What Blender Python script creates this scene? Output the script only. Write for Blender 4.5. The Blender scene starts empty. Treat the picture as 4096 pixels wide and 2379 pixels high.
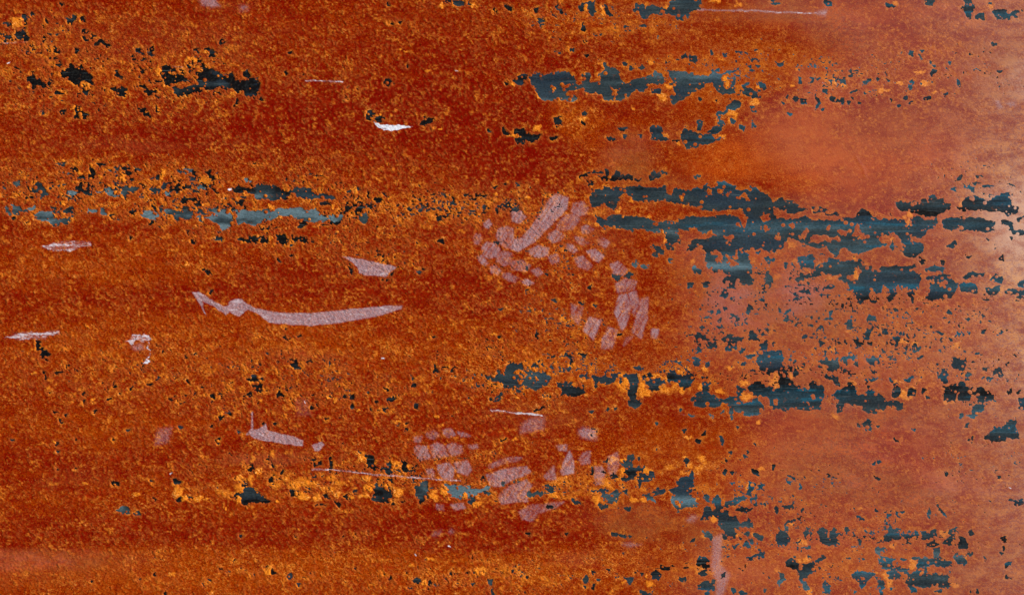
import bpy, math
import numpy as np

# ------------------------------------------------------------------ camera, sky, sun
S = 1.2 / 4096.0                      # metres per photograph pixel: the frame is 1.2 m of steel sheet wide
sc = bpy.context.scene
cam_data = bpy.data.cameras.new("camera")
cam_data.lens = 50.0; cam_data.sensor_width = 36.0
cam_data.clip_start = 0.05; cam_data.clip_end = 100.0
cam = bpy.data.objects.new("camera", cam_data)
cam.location = (0.0, 0.0, 1.2 * 50.0 / 36.0)
sc.collection.objects.link(cam); sc.camera = cam

SUN_EL, SUN_AZ = math.radians(42), math.radians(70)      # azimuth clockwise from the top of the picture
world = bpy.data.worlds.new("World"); sc.world = world; world.use_nodes = True
wn, wl = world.node_tree.nodes, world.node_tree.links
sky = wn.new("ShaderNodeTexSky"); sky.sky_type = 'NISHITA'; sky.sun_disc = False
sky.sun_elevation = SUN_EL; sky.sun_rotation = SUN_AZ
wn["Background"].inputs["Strength"].default_value = 0.10
wl.new(sky.outputs[0], wn["Background"].inputs["Color"])
sun_data = bpy.data.lights.new("sun", 'SUN'); sun_data.energy = 3.9; sun_data.angle = math.radians(0.5)
sun_data.color = (1.0, 0.955, 0.89)
sun = bpy.data.objects.new("sun", sun_data); sc.collection.objects.link(sun)
sun.rotation_euler = (math.pi / 2 - SUN_EL, 0.0, math.pi - SUN_AZ)
sc.view_settings.view_transform = 'Standard'; sc.view_settings.look = 'None'
sc.view_settings.exposure = 0.0; sc.view_settings.gamma = 1.0
# Outlines read off the photographed sheet, in units of 1/2520 of a quarter width of the frame; key = row, column of the
# sixteenth the outline lies in.  "tone|x,y x,y ..."  tone 0 = black, 1 = pale blue-grey steel.
PATCH = {
'00': """.1|220,155 265,150 300,190 265,200 265,240 245,235 255,200 228,180;.3|305,128 342,150 325,168 306,152;.3|40,235 100,235 100,270 60,260
.1|452,188 476,190 476,227 456,222;.2|650,185 700,195 720,155 765,155 755,200 715,230 715,262 690,260 680,225;.2|800,168 825,175 835,220 815,222
.1|803,298 867,303 857,320 805,337;.2|0,330 20,345 100,355 100,380 70,385 80,430 40,425 55,385 0,360;.2|145,345 170,300 220,310 260,270 255,340 280,400 240,405 225,365 200,395 170,375
.2|815,368 857,370 857,400 830,402;.1|885,335 940,345 945,370 905,360 895,395 882,370;.05|912,458 985,382 1050,430 1092,468 1040,460 1000,428 955,455
.1|240,460 300,456 320,480 270,477;.05|525,460 580,480 602,520 580,540 550,508 525,490;.1|733,480 770,488 762,527 740,517;.1|525,570 570,590 540,602
.1|553,640 605,633 580,657;.15|1318,470 1385,480 1407,547 1360,520;.1|1453,558 1470,480 1495,462 1510,510 1532,530 1525,552 1480,562;.1|2015,488 2055,478 2117,513 2112,557 2083,547 2060,502
.05|1913,478 1962,478 1952,522 1918,517;.1|2148,405 2200,383 2222,415 2170,442;.15|143,650 185,678 202,717 160,692
.0|300,710 335,706 345,760 380,770 395,800 440,820 435,865 370,855 320,890 285,915 310,870 320,820 260,800 270,770 300,750;.0|468,770 522,800 502,830 502,880 468,877 480,820
.1|580,700 630,690 650,670 700,625 725,665 790,640 810,690 860,730 890,750 930,820 920,835 850,800 800,810 770,850 840,880 875,905 840,935 790,870 740,830 700,830 680,780 640,760 600,745
.15|540,915 580,893 592,932 550,937;.3|1118,700 1155,703 1170,740 1227,777 1190,772 1140,735;.1|1388,700 1440,683 1442,717 1400,722;.2|1085,885 1140,850 1180,900 1190,860 1250,870 1255,920 1230,945 1180,935 1140,915
.1|1360,850 1400,830 1460,870 1460,890 1520,890 1570,880 1545,910 1570,965 1500,935 1440,930 1440,890 1390,880;.15|1580,665 1640,640 1690,660 1650,690 1635,740 1740,760 1835,740 1840,800 1750,810 1680,840 1600,835 1620,790 1580,750 1620,700
.45|1950,740 2000,720 2000,640 2030,680 2090,655 2130,720 2200,750 2290,730 2310,780 2400,800 2450,770 2540,780 2540,930 2440,960 2400,900 2330,920 2290,880 2200,850 2150,840 2090,880 2010,870 1975,905 1830,945 1750,940 1700,870 1800,870 1900,850 1950,830
.3|2393,710 2440,693 2462,740 2430,772 2400,750;.2|2138,905 2190,910 2207,942 2160,932;.0|740,1045 800,1050 800,1100 870,1135 865,1165 790,1160 710,1175 760,1130 740,1090
.2|588,1095 650,1078 642,1117 605,1137;.1|1363,1060 1432,1075 1400,1117 1368,1100;.5|1400,1123 1460,1118 1492,1152 1420,1147;.1|1530,1048 1582,1112 1545,1092;.05|2308,1052 2330,978 2347,1000 2325,1052
.1|585,28 627,35 605,62;.6|403,1100 452,1103 452,1127 408,1122;.2|1950,598 1982,598 1972,624 1938,617;.1|1848,643 1887,660 1865,677;.2|998,875 1027,880 1022,902 998,902;.05|1320,855 1350,850 1340,880""",
'01': """.3|1253,820 1270,788 1310,783 1352,825 1320,847 1275,847;.15|1088,1150 1100,1093 1130,1088 1162,1120 1135,1182 1078,1182;.3|1158,1182 1230,1138 1272,1180 1230,1212 1170,1197;.05|1648,1133 1690,1148 1762,1168 1757,1195 1700,1202 1660,1232 1618,1212 1658,1182
.1|1718,1248 1752,1248 1742,1277 1718,1272;.35|1848,-10 1922,-10 1902,37 1843,32;.35|1935,18 2000,13 2112,18 2102,47 2050,52 2000,67 1958,57;.1|1293,23 1312,60 1288,67;.3|1383,213 1442,213 1420,234;.3|1298,232 1357,226 1342,242;.1|318,525 357,513 340,542
.05|283,708 312,713 300,747;.3|-10,820 32,823 27,867 -10,867;.15|38,943 72,992 45,982;.2|873,948 897,977 880,982;.2|873,865 907,853 885,877;.15|2428,1248 2460,1290 2502,1300 2482,1332 2448,1310;.1|2278,1278 2312,1300 2290,1304;.1|2338,88 2372,120 2340,127;.2|2450,812 2484,825 2465,835
.1|1480,640 1492,660 1482,675;.15|985,860 1015,868 1005,890;.1|425,770 470,735 460,752;.1|2450,60 2490,50 2520,100 2500,110""",
'02': """.2|658,80 690,28 722,35 700,70 702,122 678,122;.45|740,28 822,13 800,60 832,120 790,152 748,120 760,80;.15|918,58 950,110 982,150 960,162 930,110;.1|433,33 472,28 457,80 512,110 490,137 463,100 438,80
.35|253,193 322,198 317,232 285,237;.1|228,95 252,83 252,122 228,117
.5|1225,40 1300,60 1300,100 1350,70 1400,55 1440,90 1520,90 1550,30 1620,-10 1860,-10 1865,60 1840,90 1750,120 1745,170 1690,200 1620,200 1630,140 1540,130 1500,150 1450,140 1380,150 1350,160 1270,150 1240,130 1200,100 1225,85
.05|700,228 717,280 710,317 678,290 690,260;.3|1003,238 1032,255 1020,277;.4|1083,265 1152,260 1140,280;.35|1253,248 1322,258 1300,270;.3|1283,168 1327,168 1310,182;.3|398,155 442,148 442,177;.3|418,510 472,520 450,537;.3|578,478 607,483 602,507 580,502
.15|708,550 747,538 730,560;.1|703,403 732,408 715,427;.35|1668,555 1710,533 1722,580 1680,582;.35|1743,543 1800,558 1832,602 1758,602 1738,570;.4|1093,618 1142,613 1132,647 1103,647;.3|1148,692 1170,653 1217,633 1200,682 1170,697;.35|1248,665 1280,638 1292,660 1270,682
.62|160,760 185,720 260,730 330,735 440,720 560,715 600,750 650,830 690,840 700,790 690,740 760,730 770,820 870,820 880,740 840,740 920,710 900,640 925,620 940,660 1000,680 1040,700 1065,760 1100,820 1150,830 1190,780 1260,770 1390,750 1410,700 1470,740 1490,790 1480,830 1330,830 1320,880 1300,910 1230,880 1180,910 1110,960 1080,985 920,980 900,930 800,910 730,905 710,860 600,880 520,890 520,940 540,960 620,950 635,985 500,985 420,990 370,970 290,975 260,930 215,870 200,810
.4|50,770 110,740 150,745 130,780 100,830 50,835 40,800
.6|1550,720 1600,705 1700,710 1780,730 1850,760 1960,740 1985,705 2060,740 2150,705 2190,740 2185,860 2200,915 2110,920 2070,935 2010,880 1950,800 1890,820 1880,870 1800,890 1750,940 1680,970 1590,1025 1560,970 1600,930 1590,870 1570,820 1600,800 1560,760
.4|1373,888 1452,888 1462,922 1378,917;.45|2150,988 2252,1020 2232,1062 2180,1077 2128,1060;.35|2120,1060 2090,1130 2060,1160 2080,1230 2060,1280 1990,1310 1930,1300 2030,1230 2040,1190 2010,1140 2020,1105 2080,1110
.5|1635,1310 1690,1300 1720,1240 1740,1290 1850,1320 1960,1330 1980,1370 2090,1345 2050,1380 1930,1400 1820,1450 1720,1455 1690,1410 1665,1340;.35|1818,1183 1872,1210 1862,1262 1818,1282 1840,1230
.5|1358,1270 1380,1243 1440,1243 1487,1290 1480,1340 1532,1370 1480,1387 1378,1372;.3|1578,1383 1647,1383 1600,1417;.4|2253,840 2322,808 2300,860 2400,910 2452,890 2442,962 2370,967 2280,920;.4|2438,808 2480,820 2502,882 2460,872
.3|2158,1168 2202,1200 2170,1222;.35|2248,1228 2292,1240 2282,1292 2250,1262;.35|2368,1188 2397,1250 2370,1262;.35|2348,1048 2397,1058 2392,1102 2353,1080;.3|1998,968 2052,990 2042,1022;.3|1833,958 1872,980 1850,992
.35|2083,508 2122,540 2100,582 2090,550;.35|2208,513 2267,518 2260,537;.35|2293,523 2322,530 2310,552;.35|2338,568 2392,590 2360,602;.3|1958,498 1977,530 1960,537;.2|418,1165 482,1158 482,1200 467,1252 430,1240 413,1200
.2|28,1270 100,1258 120,1300 160,1320 200,1330 282,1310 270,1350 220,1402 170,1412 150,1350 120,1402 60,1402 40,1370 80,1340 20,1310;.2|373,1365 452,1343 400,1387;.35|1048,1273 1132,1263 1122,1302 1070,1292;.3|938,1348 1012,1370 1000,1392 950,1382
.2|700,1108 727,1120 715,1142 693,1130;.1|688,1188 722,1210 705,1252;.35|1243,1323 1282,1328 1265,1357;.35|1093,1328 1132,1338 1115,1362;.4|20,790 60,780 70,830 40,840;.3|2330,650 2350,645 2345,670;.3|2390,635 2440,660 2410,665;.3|2455,690 2485,685 2470,705""",
'03': """.4|28,-10 82,-10 70,30 112,30 60,47 33,30;.4|553,-10 580,-10 590,35 622,18 627,47 580,52 553,30;.35|1158,38 1210,50 1257,50 1240,70 1180,67;.5|1528,25 1570,-10 1637,-10 1610,52 1560,47
.5|1930,-10 1990,-10 1995,60 2042,65 2030,90 2000,130 2007,187 1973,187 1950,120 1893,75 1920,60 1945,70 1960,40;.45|2048,150 2122,133 2127,192 2048,187;.45|2208,115 2250,103 2300,93 2352,110 2380,150 2440,108 2502,108 2420,130 2452,170 2370,197 2300,192 2250,182 2223,150
.5|2158,28 2197,40 2187,67 2158,50;.45|1398,508 1432,503 1420,540 1437,557 1398,547;.45|1498,508 1537,498 1520,522;.45|1488,543 1517,550 1505,587;.45|1623,688 1657,683 1642,732 1598,757 1610,720;.35|1378,808 1432,783 1427,822 1378,832;.35|1363,892 1390,848 1422,860 1380,882
.45|1858,788 1882,800 1887,860 1858,897 1870,830;.45|1343,953 1372,948 1367,982 1343,982;.4|1373,1010 1427,998 1400,1022;.4|1533,960 1602,948 1602,967 1538,977;.4|1728,930 1772,918 1762,947 1733,947;.3|913,827 980,788 1012,783 990,822 930,832;.35|818,907 887,878 850,912
.35|518,858 582,890 582,922 550,900;.5|703,778 757,795 767,852 733,852 745,815 708,805;.5|598,788 622,795 610,832;.6|653,823 682,830 670,857;.35|323,978 377,985 367,1022 328,1017;.35|253,953 302,965 280,992 253,987;.35|478,928 497,980 512,1020 468,1077 485,1020 473,970
.4|613,953 657,965 652,1002 618,980;.4|718,968 747,975 742,1027 720,1022;.4|778,998 807,1005 795,1032 778,1027;.4|818,963 857,980 830,992;.4|673,1007 690,983 707,1012;.4|1203,968 1232,975 1220,1007;.35|273,763 322,763 327,832 303,820 303,785;.3|78,613 110,633 147,618 137,647 100,647
.4|1778,608 1802,613 1797,637 1778,632;.4|1618,628 1662,640 1640,657;.4|2208,428 2252,438 2242,462 2213,452;.4|2308,790 2352,778 2315,807;.3|428,773 457,780 445,802;.45|2258,698 2302,703 2270,720;.4|1173,783 1202,790 1185,822;.4|198,1113 237,1130 215,1142;.5|1278,1038 1307,1043 1290,1056
.4|1590,610 1605,615 1598,640;.35|485,785 525,770 500,795;.4|800,760 830,730 825,750;.4|880,1005 915,1010 890,1022;.4|165,970 195,940 185,975;.3|125,1010 155,1025 140,1032;.35|525,1085 550,1070 540,1092;.4|1070,770 1090,775 1080,795""",
'10': """.5|548,150 642,128 632,157 607,167 605,202 590,167;.8|623,240 660,218 692,262 640,257;.1|698,190 730,178 772,220 762,247 720,225;.02|758,280 800,270 870,280 880,240 890,168 917,180 942,250 920,302 850,307 768,302;.3|958,138 1042,155 1032,167 968,162
.7|1058,200 1110,203 1172,163 1167,197 1120,232;.5|1188,173 1232,163 1242,202 1210,207;.15|1248,168 1272,158 1277,230 1342,213 1332,247 1270,262 1248,240;.1|1238,288 1300,288 1322,302 1240,322;.35|1518,260 1550,238 1582,255 1555,302 1508,297;.4|1428,153 1472,175 1450,180;.6|1328,178 1382,205 1360,222
.5|1743,213 1787,225 1770,242;.85|1808,203 1892,203 1882,232 1830,242;.05|1888,213 1942,240 1932,277 1900,250;.5|1863,278 1927,285 1905,312 1880,302;.15|2018,220 2077,208 2070,250 2092,282 2060,272 2048,245;.05|2083,268 2152,290 2085,322;.8|2378,310 2430,293 2477,310 2462,337 2400,327
.8|118,335 192,323 192,362 160,372 133,350;.55|320,400 340,350 390,333 432,345 437,390 470,420 482,457 420,467 370,430 318,430;.6|488,380 530,353 547,390 500,412;.8|613,350 652,343 640,382 618,370;.85|658,420 720,418 762,430 720,457 680,452
.5|738,370 800,358 830,400 880,348 902,400 897,452 830,447 810,420 750,400;.85|938,420 987,430 970,452;.6|1028,390 1090,368 1120,420 1160,440 1200,380 1240,363 1300,368 1372,395 1362,432 1280,437 1220,472 1170,462 1100,457 1038,420;.1|1368,343 1432,370 1410,397 1380,360
.5|1555,385 1610,365 1590,328 1640,343 1712,348 1692,387 1620,397 1570,412 1530,432 1488,402 1488,348 1520,390;.3|1733,380 1767,318 1777,420 1738,447;.8|1628,433 1672,438 1662,467 1638,462;.85|1938,380 1980,353 2032,402 1970,407;.4|2093,388 2122,400 2147,457 2118,430
.35|2290,400 2340,355 2380,380 2460,385 2540,400 2540,440 2470,447 2420,425 2340,432;.05|248,480 332,468 322,492 258,497;.05|1788,502 1830,453 1840,490 1960,490 2022,510 1960,522 1850,500 1798,542
.6|63,580 100,563 192,558 200,600 262,605 262,632 220,620 180,642 130,642 68,637;.85|268,590 342,563 342,592 290,607;.75|333,640 380,650 400,610 500,620 520,660 580,690 650,690 712,650 692,722 620,742 520,747 480,705 400,690 338,680;.5|498,568 552,573 577,622 528,622
.6|608,590 640,605 712,568 722,642 680,620 628,622;.8|858,593 942,598 942,627 868,632;.75|988,588 1022,583 1027,630 1047,652 998,637;.05|1268,630 1332,608 1332,642 1278,647;.1|1083,653 1122,653 1122,702 1093,687;.8|1393,650 1430,623 1520,623 1562,650 1542,687 1480,682 1418,672
.05|1498,568 1550,600 1602,612 1530,622;.6|1618,605 1700,598 1770,620 1830,588 1892,600 1892,692 1840,692 1760,650 1762,702 1718,692 1690,640;.3|1768,558 1850,578 1902,602 1778,592;.05|1468,698 1532,720 1500,737 1463,757;.75|1938,670 1975,638 2002,690 1992,722 1943,697;.5|1928,558 1960,590 2002,642 1958,612
.88|2010,670 2150,660 2060,600 2140,590 2260,620 2282,650 2282,720 2250,770 2250,800 2200,810 2180,760 2060,710
.92|2300,600 2420,598 2540,605 2700,600 2850,590 2960,590 3020,600 3110,600 3140,620 3170,660 3230,700 3150,740 3080,735 3000,700 2900,690 2870,660 2790,660 2700,690 2600,700 2500,760 2440,760 2430,720 2350,740 2320,750 2330,680 2310,650
.35|2098,882 2150,863 2197,890 2180,907 2120,897;.2|2338,890 2400,880 2470,858 2540,890 2540,932 2400,917;.05|1833,798 1857,805 1850,842;.1|1878,898 1917,898 1912,927 1883,927;.05|1263,868 1297,880 1280,902;.25|2053,1378 2087,1390 2070,1432 2053,1427;.3|1988,1183 2060,1208 2082,1247 2040,1227 1998,1200
.4|255,715 275,710 270,730;.7|450,325 475,320 465,340;.5|1700,400 1730,395 1720,420;.6|1465,300 1500,290 1495,305;.5|2050,370 2080,360 2075,385;.5|2210,480 2240,460 2225,510;.05|1600,500 1625,510 1610,530;.05|2040,430 2020,450 2045,480;.2|1210,470 1250,480 1240,520;.05|1490,560 1540,575 1520,600;.7|1150,700 1190,690 1180,715;.1|2330,530 2400,520 2380,560;.3|700,490 730,500 720,520
.8|30,390 70,385 60,400;.7|560,370 590,365 580,385;.05|110,680 150,670 135,700""",
'11': """.6|-10,370 80,360 180,365 230,390 320,430 350,380 380,365 420,375 460,390 550,400 550,430 620,440 730,460 770,490 760,512 640,500 560,480 480,492 420,460 360,430 350,480 300,492 160,502 110,480 60,492 30,502 -10,480
.9|718,650 830,638 852,690 820,722 738,722 718,690;.05|728,720 852,713 800,747 738,742;.7|1008,650 1080,618 1112,680 1102,722 1060,742 1018,710;.1|868,610 912,598 902,632 863,642;.6|888,420 932,403 920,432;.7|988,378 1022,383 1010,407;.15|1158,490 1220,488 1232,515 1190,532 1163,510
.45|1228,438 1280,448 1292,477;.7|1815,443 1852,448 1830,458;.2|1928,478 1957,490 1945,522;.25|2038,448 2200,443 2222,462 2100,472 2048,472;.3|1488,588 1527,593 1510,617;.3|638,540 700,518 722,545 660,562;.05|28,760 90,770 152,753 120,792 48,792
.35|-30,870 60,863 112,890 102,917 40,912 -30,932;.05|203,860 260,848 312,900 292,942 198,932;.05|348,848 400,860 492,880 482,912 400,892 353,902;.15|428,698 480,698 512,740 470,762 418,772;.4|2338,918 2392,908 2370,952;.1|2398,908 2462,950 2430,942;.1|1788,910 1852,893 1840,932 1798,922
.1|1488,888 1512,900 1500,914;.1|1578,913 1607,925 1590,933;.25|1603,1173 1682,1180 1640,1197;.5|1568,1203 1622,1215 1610,1232;.1|1788,1213 1832,1208 1810,1227;.1|1308,1198 1352,1220 1342,1247 1308,1237;.05|1233,1288 1302,1288 1260,1304;.1|903,1158 947,1165 942,1232 930,1200
.15|203,1078 247,1110 218,1112;.1|948,938 972,943 962,977;.15|323,1048 392,1055 370,1072;.4|1430,630 1470,640 1450,660;.3|1730,440 1770,425 1750,450;.3|2120,490 2170,480 2150,510;.3|2220,640 2260,620 2240,650;.05|1100,540 1150,545 1120,560;.4|1370,555 1410,545 1390,565;.1|1830,660 1890,655 1860,680
.1|2010,680 2060,690 2030,710;.05|1530,520 1570,500 1560,545;.15|2440,345 2490,335 2460,358;.15|2330,380 2370,370 2350,390;.05|1100,410 1115,440 1105,490;.1|1690,560 1720,580 1700,600;.1|2360,590 2390,610 2370,640""",
'12': """.3|663,260 750,238 752,267 668,297;.3|758,235 830,208 892,235 840,237;.25|918,203 947,220 942,292 930,260;.3|848,275 990,290 1030,208 1062,230 1062,265 1130,265 1162,238 1187,312 1120,302 1000,302 880,302;.3|1353,260 1385,223 1412,260 1480,228 1522,235 1440,272 1390,292 1358,312
.35|1213,303 1262,298 1252,327;.5|1793,268 1852,263 1842,292 1798,292;.3|733,310 760,298 802,330 770,370 792,412 758,380
.50|790,430 820,415 900,420 920,380 1090,385 1200,385 1250,370 1320,395 1410,380 1480,400 1525,350 1520,420 1580,475 1610,400 1740,410 1820,375 1900,360 1960,390 2000,380 2010,330 2060,345 2100,330 2150,360 2200,380 2200,430 2240,410 2340,410 2340,360 2420,400 2430,430 2520,470 2560,510 2620,500 2660,490 2700,520 2770,525 2820,550 2840,590 2930,600 2950,570 3060,590 3110,640 3190,630 3220,660 3290,680 3360,690 3400,650 3440,600 3520,610 3540,670 3620,700 3700,690 3860,700 3920,690 4000,670 4040,700 4100,710 4170,680 4185,730 4160,790 4080,800 4040,860 3910,865 3900,900 4000,920 4050,950 4030,1020 3960,1060 3900,1050 3850,1010 3800,990 3740,990 3720,940 3650,940 3560,990 3460,1000 3420,1030 3360,1020 3300,970 3260,960 3220,1020 3170,1060 3120,990 3100,950 3000,970 2930,960 2920,930 2890,960 2780,890 2760,870 2690,950 2660,980 2520,1000 2480,980 2400,980 2280,1000 2340,1100 2360,1250 2380,1320 2300,1350 2220,1300 2240,1230 2180,1240 2060,1210 1980,1210 1920,1150 1910,1000 1830,960 1750,1010 1730,1000 1770,900 1900,880 1940,880 1880,830 1820,770 1750,780 1680,830 1600,810 1650,880 1650,920 1560,940 1520,910 1510,830 1490,770 1440,830 1300,800 1280,770 1200,780 1180,820 1100,780 1040,770 960,760 920,790 880,770 830,700 815,650 800,600 790,560 780,500
.4|1178,1130 1215,1098 1252,1140 1220,1177;.6|1368,965 1450,943 1492,950 1482,1032 1450,1032 1418,990;.6|1508,948 1570,943 1582,987 1528,982;.35|1383,1040 1420,1018 1432,1062 1393,1062;.4|1108,1240 1150,1213 1192,1240 1170,1277 1128,1272;.55|990,1230 1082,1260 1030,1302 998,1282
.35|1273,1148 1352,1148 1342,1177 1283,1177;.4|1548,1078 1582,1083 1577,1112 1553,1107;.35|1728,1330 1792,1308 1760,1362 1728,1362;.4|1888,1318 1942,1318 1932,1352 1888,1352;.4|1888,1408 1952,1442 1900,1432;.4|2058,1440 2110,1388 2132,1440 2090,1464;.4|2138,1330 2180,1298 2202,1362 2148,1372
.35|2068,1290 2112,1268 2090,1322;.45|1778,1160 1850,1188 1862,1222 1798,1227;.35|1930,1100 1960,1080 2000,1110 2030,1180 1960,1190 1920,1140;.25|748,1372 782,1338 770,1382;.5|50,1110 80,1105 70,1135;.6|100,1160 160,1150 150,1190 110,1185;.5|40,340 75,340 70,370 45,370;.2|515,1000 545,995 535,1022;.3|600,1240 570,1250 540,1240
.4|2480,1080 2530,1060 2530,1150 2500,1110;.5|2470,1220 2530,1200 2560,1300 2540,1370 2480,1300;.35|2110,1270 2180,1240 2230,1270 2180,1320;.3|1960,1190 2010,1195 1990,1215;.3|2400,1020 2440,1010 2430,1030""",
'13': """.38|1270,520 1380,535 1500,530 1640,455 1660,480 1720,480 1740,550 1800,550 1790,580 1740,630 1640,655 1560,660 1440,630 1380,610 1290,600
.33|1865,585 1910,590 1910,520 2000,480 2040,470 2150,520 2300,440 2370,430 2390,560 2450,580 2450,622 2340,652 2300,612 2190,612 2060,602 1940,602;.4|1718,720 1750,688 1900,678 2100,688 2150,708 2220,730 2212,802 2080,812 1960,802 1760,812 1728,760
.35|2288,708 2400,728 2420,790 2470,820 2520,790 2530,850 2460,852 2388,810 2370,752 2300,737;.35|2448,680 2530,658 2530,702 2470,712;.35|1798,400 1830,378 1862,400 1840,417;.35|1918,368 1970,368 2072,410 2050,432 1990,402 1948,402;.35|2118,373 2217,368 2200,387
.5|2048,275 2090,248 2112,275 2060,287;.5|1863,302 1907,258 1890,302;.5|2018,340 2052,328 2040,357;.4|2378,348 2432,370 2400,372;.4|2453,440 2482,423 2475,452;.35|1753,960 1800,940 1850,913 1857,950 1810,977 1758,972
.45|310,1060 440,1045 470,1100 460,1160 400,1172 320,1130 278,1080
.45|470,1190 540,1120 560,1080 640,1090 720,1110 800,1100 900,1100 960,1150 1050,1180 1080,1220 1130,1180 1200,1160 1280,1150 1310,1200 1400,1190 1500,1230 1490,1300 1480,1370 1400,1380 1330,1360 1260,1330 1260,1400 1250,1470 1190,1470 1210,1370 1140,1330 1100,1420 1060,1420 1050,1370 1000,1400 980,1470 880,1470 830,1390 780,1330 700,1280 740,1240 700,1250 560,1240 400,1250 300,1305 278,1290 400,1240
.4|1558,1182 1640,1148 1742,1170 1720,1212 1560,1192;.4|1310,1170 1380,1160 1470,1130 1440,1190 1330,1190;.45|1570,1280 1700,1240 1800,1240 1830,1300 1870,1330 1830,1400 1800,1470 1560,1470 1600,1390 1590,1320;.35|1898,1330 1990,1318 2052,1360 2052,1422 2000,1412 1898,1392
.35|1918,1262 2000,1218 2152,1230 2090,1262 2000,1262 1938,1272;.35|2188,1290 2240,1238 2312,1270 2290,1312 2220,1302;.45|2138,1382 2282,1348 2260,1422 2180,1432;.4|2318,1378 2530,1400 2530,1442 2348,1432;.45|1378,1432 1420,1398 1442,1470 1378,1470;.35|548,1360 600,1348 662,1360 600,1382
.4|2458,1320 2500,1298 2512,1352 2468,1347;.4|2278,1082 2310,1048 2312,1102;.4|355,1410 400,1405 425,1430 390,1425;.5|1950,1070 2000,1055 1990,1080;.35|1205,640 1215,640 1215,660;.35|160,1120 185,1130 175,1180;.35|230,1120 255,1160 245,1190;.35|1490,1070 1550,1110 1510,1140;.35|2150,880 2175,890 2170,910;.35|2230,950 2250,965 2235,980;.35|20,1080 60,1070 50,1100
.4|1700,1100 1740,1110 1725,1140;.4|2385,870 2410,875 2400,895""",
'20': """.15|353,408 412,438 387,457 380,490 422,498 400,517 363,512 363,470;.1|393,570 420,518 460,513 482,555 470,590 477,632 453,607 408,590;.35|498,767 540,740 622,728 580,757;.4|438,773 477,802 450,807;.3|413,728 442,733 430,752;.05|1103,882 1120,828 1137,877 1113,880;.2|1253,912 1300,878 1332,910 1290,932
.15|1138,937 1187,903 1182,937;.15|1038,1022 1060,990 1102,978 1060,1032;.1|808,1008 832,1008 820,1052;.15|523,1120 572,1128 545,1142;.1|588,1188 600,1220 627,1225 600,1242 583,1215;.15|543,1452 560,1420 602,1413 560,1452;.05|2418,790 2470,800 2490,758 2540,790 2540,822 2450,812
.05|2393,972 2460,928 2482,950 2420,972;.05|2068,960 2102,948 2107,990 2090,1022;.1|2158,1160 2217,1148 2200,1187 2168,1202;.1|2243,1133 2302,1128 2275,1162;.25|2053,1265 2092,1253 2080,1277;.3|2338,1308 2382,1340 2360,1347;.35|1753,1268 1797,1280 1780,1292;.05|1833,808 1877,857 1850,842
.05|1968,882 2007,868 1990,892;.3|2118,1400 2167,1388 2150,1432 2128,1427;.1|808,952 852,938 830,967;.1|908,1120 957,1113 930,1132;.1|1738,1040 1802,1033 1770,1052;.1|463,930 497,935 480,947;.45|1238,1303 1282,1298 1260,1320;.1|1440,855 1490,845 1475,875;.05|1710,775 1740,770 1720,805;.1|1600,515 1612,540 1595,545;.1|1820,565 1845,590 1825,595;.2|2240,895 2265,930 2245,925;.1|2170,940 2195,955 2175,975
.4|1900,920 1920,935 1905,950;.1|300,850 325,845 318,870;.3|640,515 660,510 655,530;.4|635,1150 665,1140 650,1165;.2|740,1375 755,1400 745,1410;.2|1100,1395 1140,1385 1120,1412;.45|105,1395 135,1400 120,1418""",
'21': """.05|333,598 380,603 432,630 427,660 442,687 370,682 348,665 400,647 380,622;.3|-30,800 40,795 87,778 82,812 20,822;.1|-30,860 50,828 62,890 102,907 40,922 -30,917;.05|498,608 542,613 532,642 503,632;.1|268,288 302,290 290,312;.3|273,385 305,373 342,410 310,432
.05|403,382 435,353 442,375 415,392;.1|203,935 230,908 237,950 272,960 215,982;.1|843,953 882,960 897,992 860,977;.25|928,958 967,958 957,997 923,1002;.05|1298,1002 1350,963 1367,990 1325,1022 1310,1052;.1|1168,1018 1202,1030 1180,1047;.3|1228,1088 1282,1093 1265,1117 1233,1112
.1|1558,1048 1592,1053 1587,1092 1558,1080;.1|1528,862 1582,833 1572,872 1528,877;.05|1758,663 1812,690 1802,722 1743,742 1770,700;.15|1828,678 1882,690 1850,702;.05|1928,702 1945,678 1972,700 1950,732 1918,725;.15|1268,898 1322,893 1300,922;.15|1198,923 1227,928 1215,952
.1|928,1070 945,1038 962,1077 938,1087;.05|538,1080 555,1063 567,1097 543,1102;.05|1118,1068 1137,1112 1125,1112;.15|673,1183 712,1188 695,1207;.1|1463,1322 1480,1283 1512,1278 1485,1322;.4|2360,990 2420,943 2402,1002 2358,1017;.05|2303,983 2332,1022 2310,1022;.15|2413,1412 2440,1378 2462,1390 2430,1417
.1|1523,768 1552,800 1540,812;.3|2260,768 2350,760 2392,770 2380,708 2402,720 2402,760 2450,760 2480,678 2540,658 2580,640 2650,660 2630,712 2560,718 2530,740 2570,760 2550,820 2600,860 2550,890 2440,882 2400,820 2330,822;.15|100,545 120,550 115,565;.1|205,700 220,740 230,770;.1|490,735 515,770 500,760;.3|660,605 690,615 675,625;.3|715,630 730,650 718,655;.15|1380,1250 1410,1235 1400,1260;.2|1465,1240 1500,1225 1480,1245
.1|835,1440 855,1425 850,1450;.3|1730,383 1770,385 1750,395;.3|2375,380 2400,375 2390,392;.1|2390,115 2430,110 2410,125;.2|170,1240 205,1232 185,1250;.2|55,1240 75,1235 65,1265""",
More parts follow.
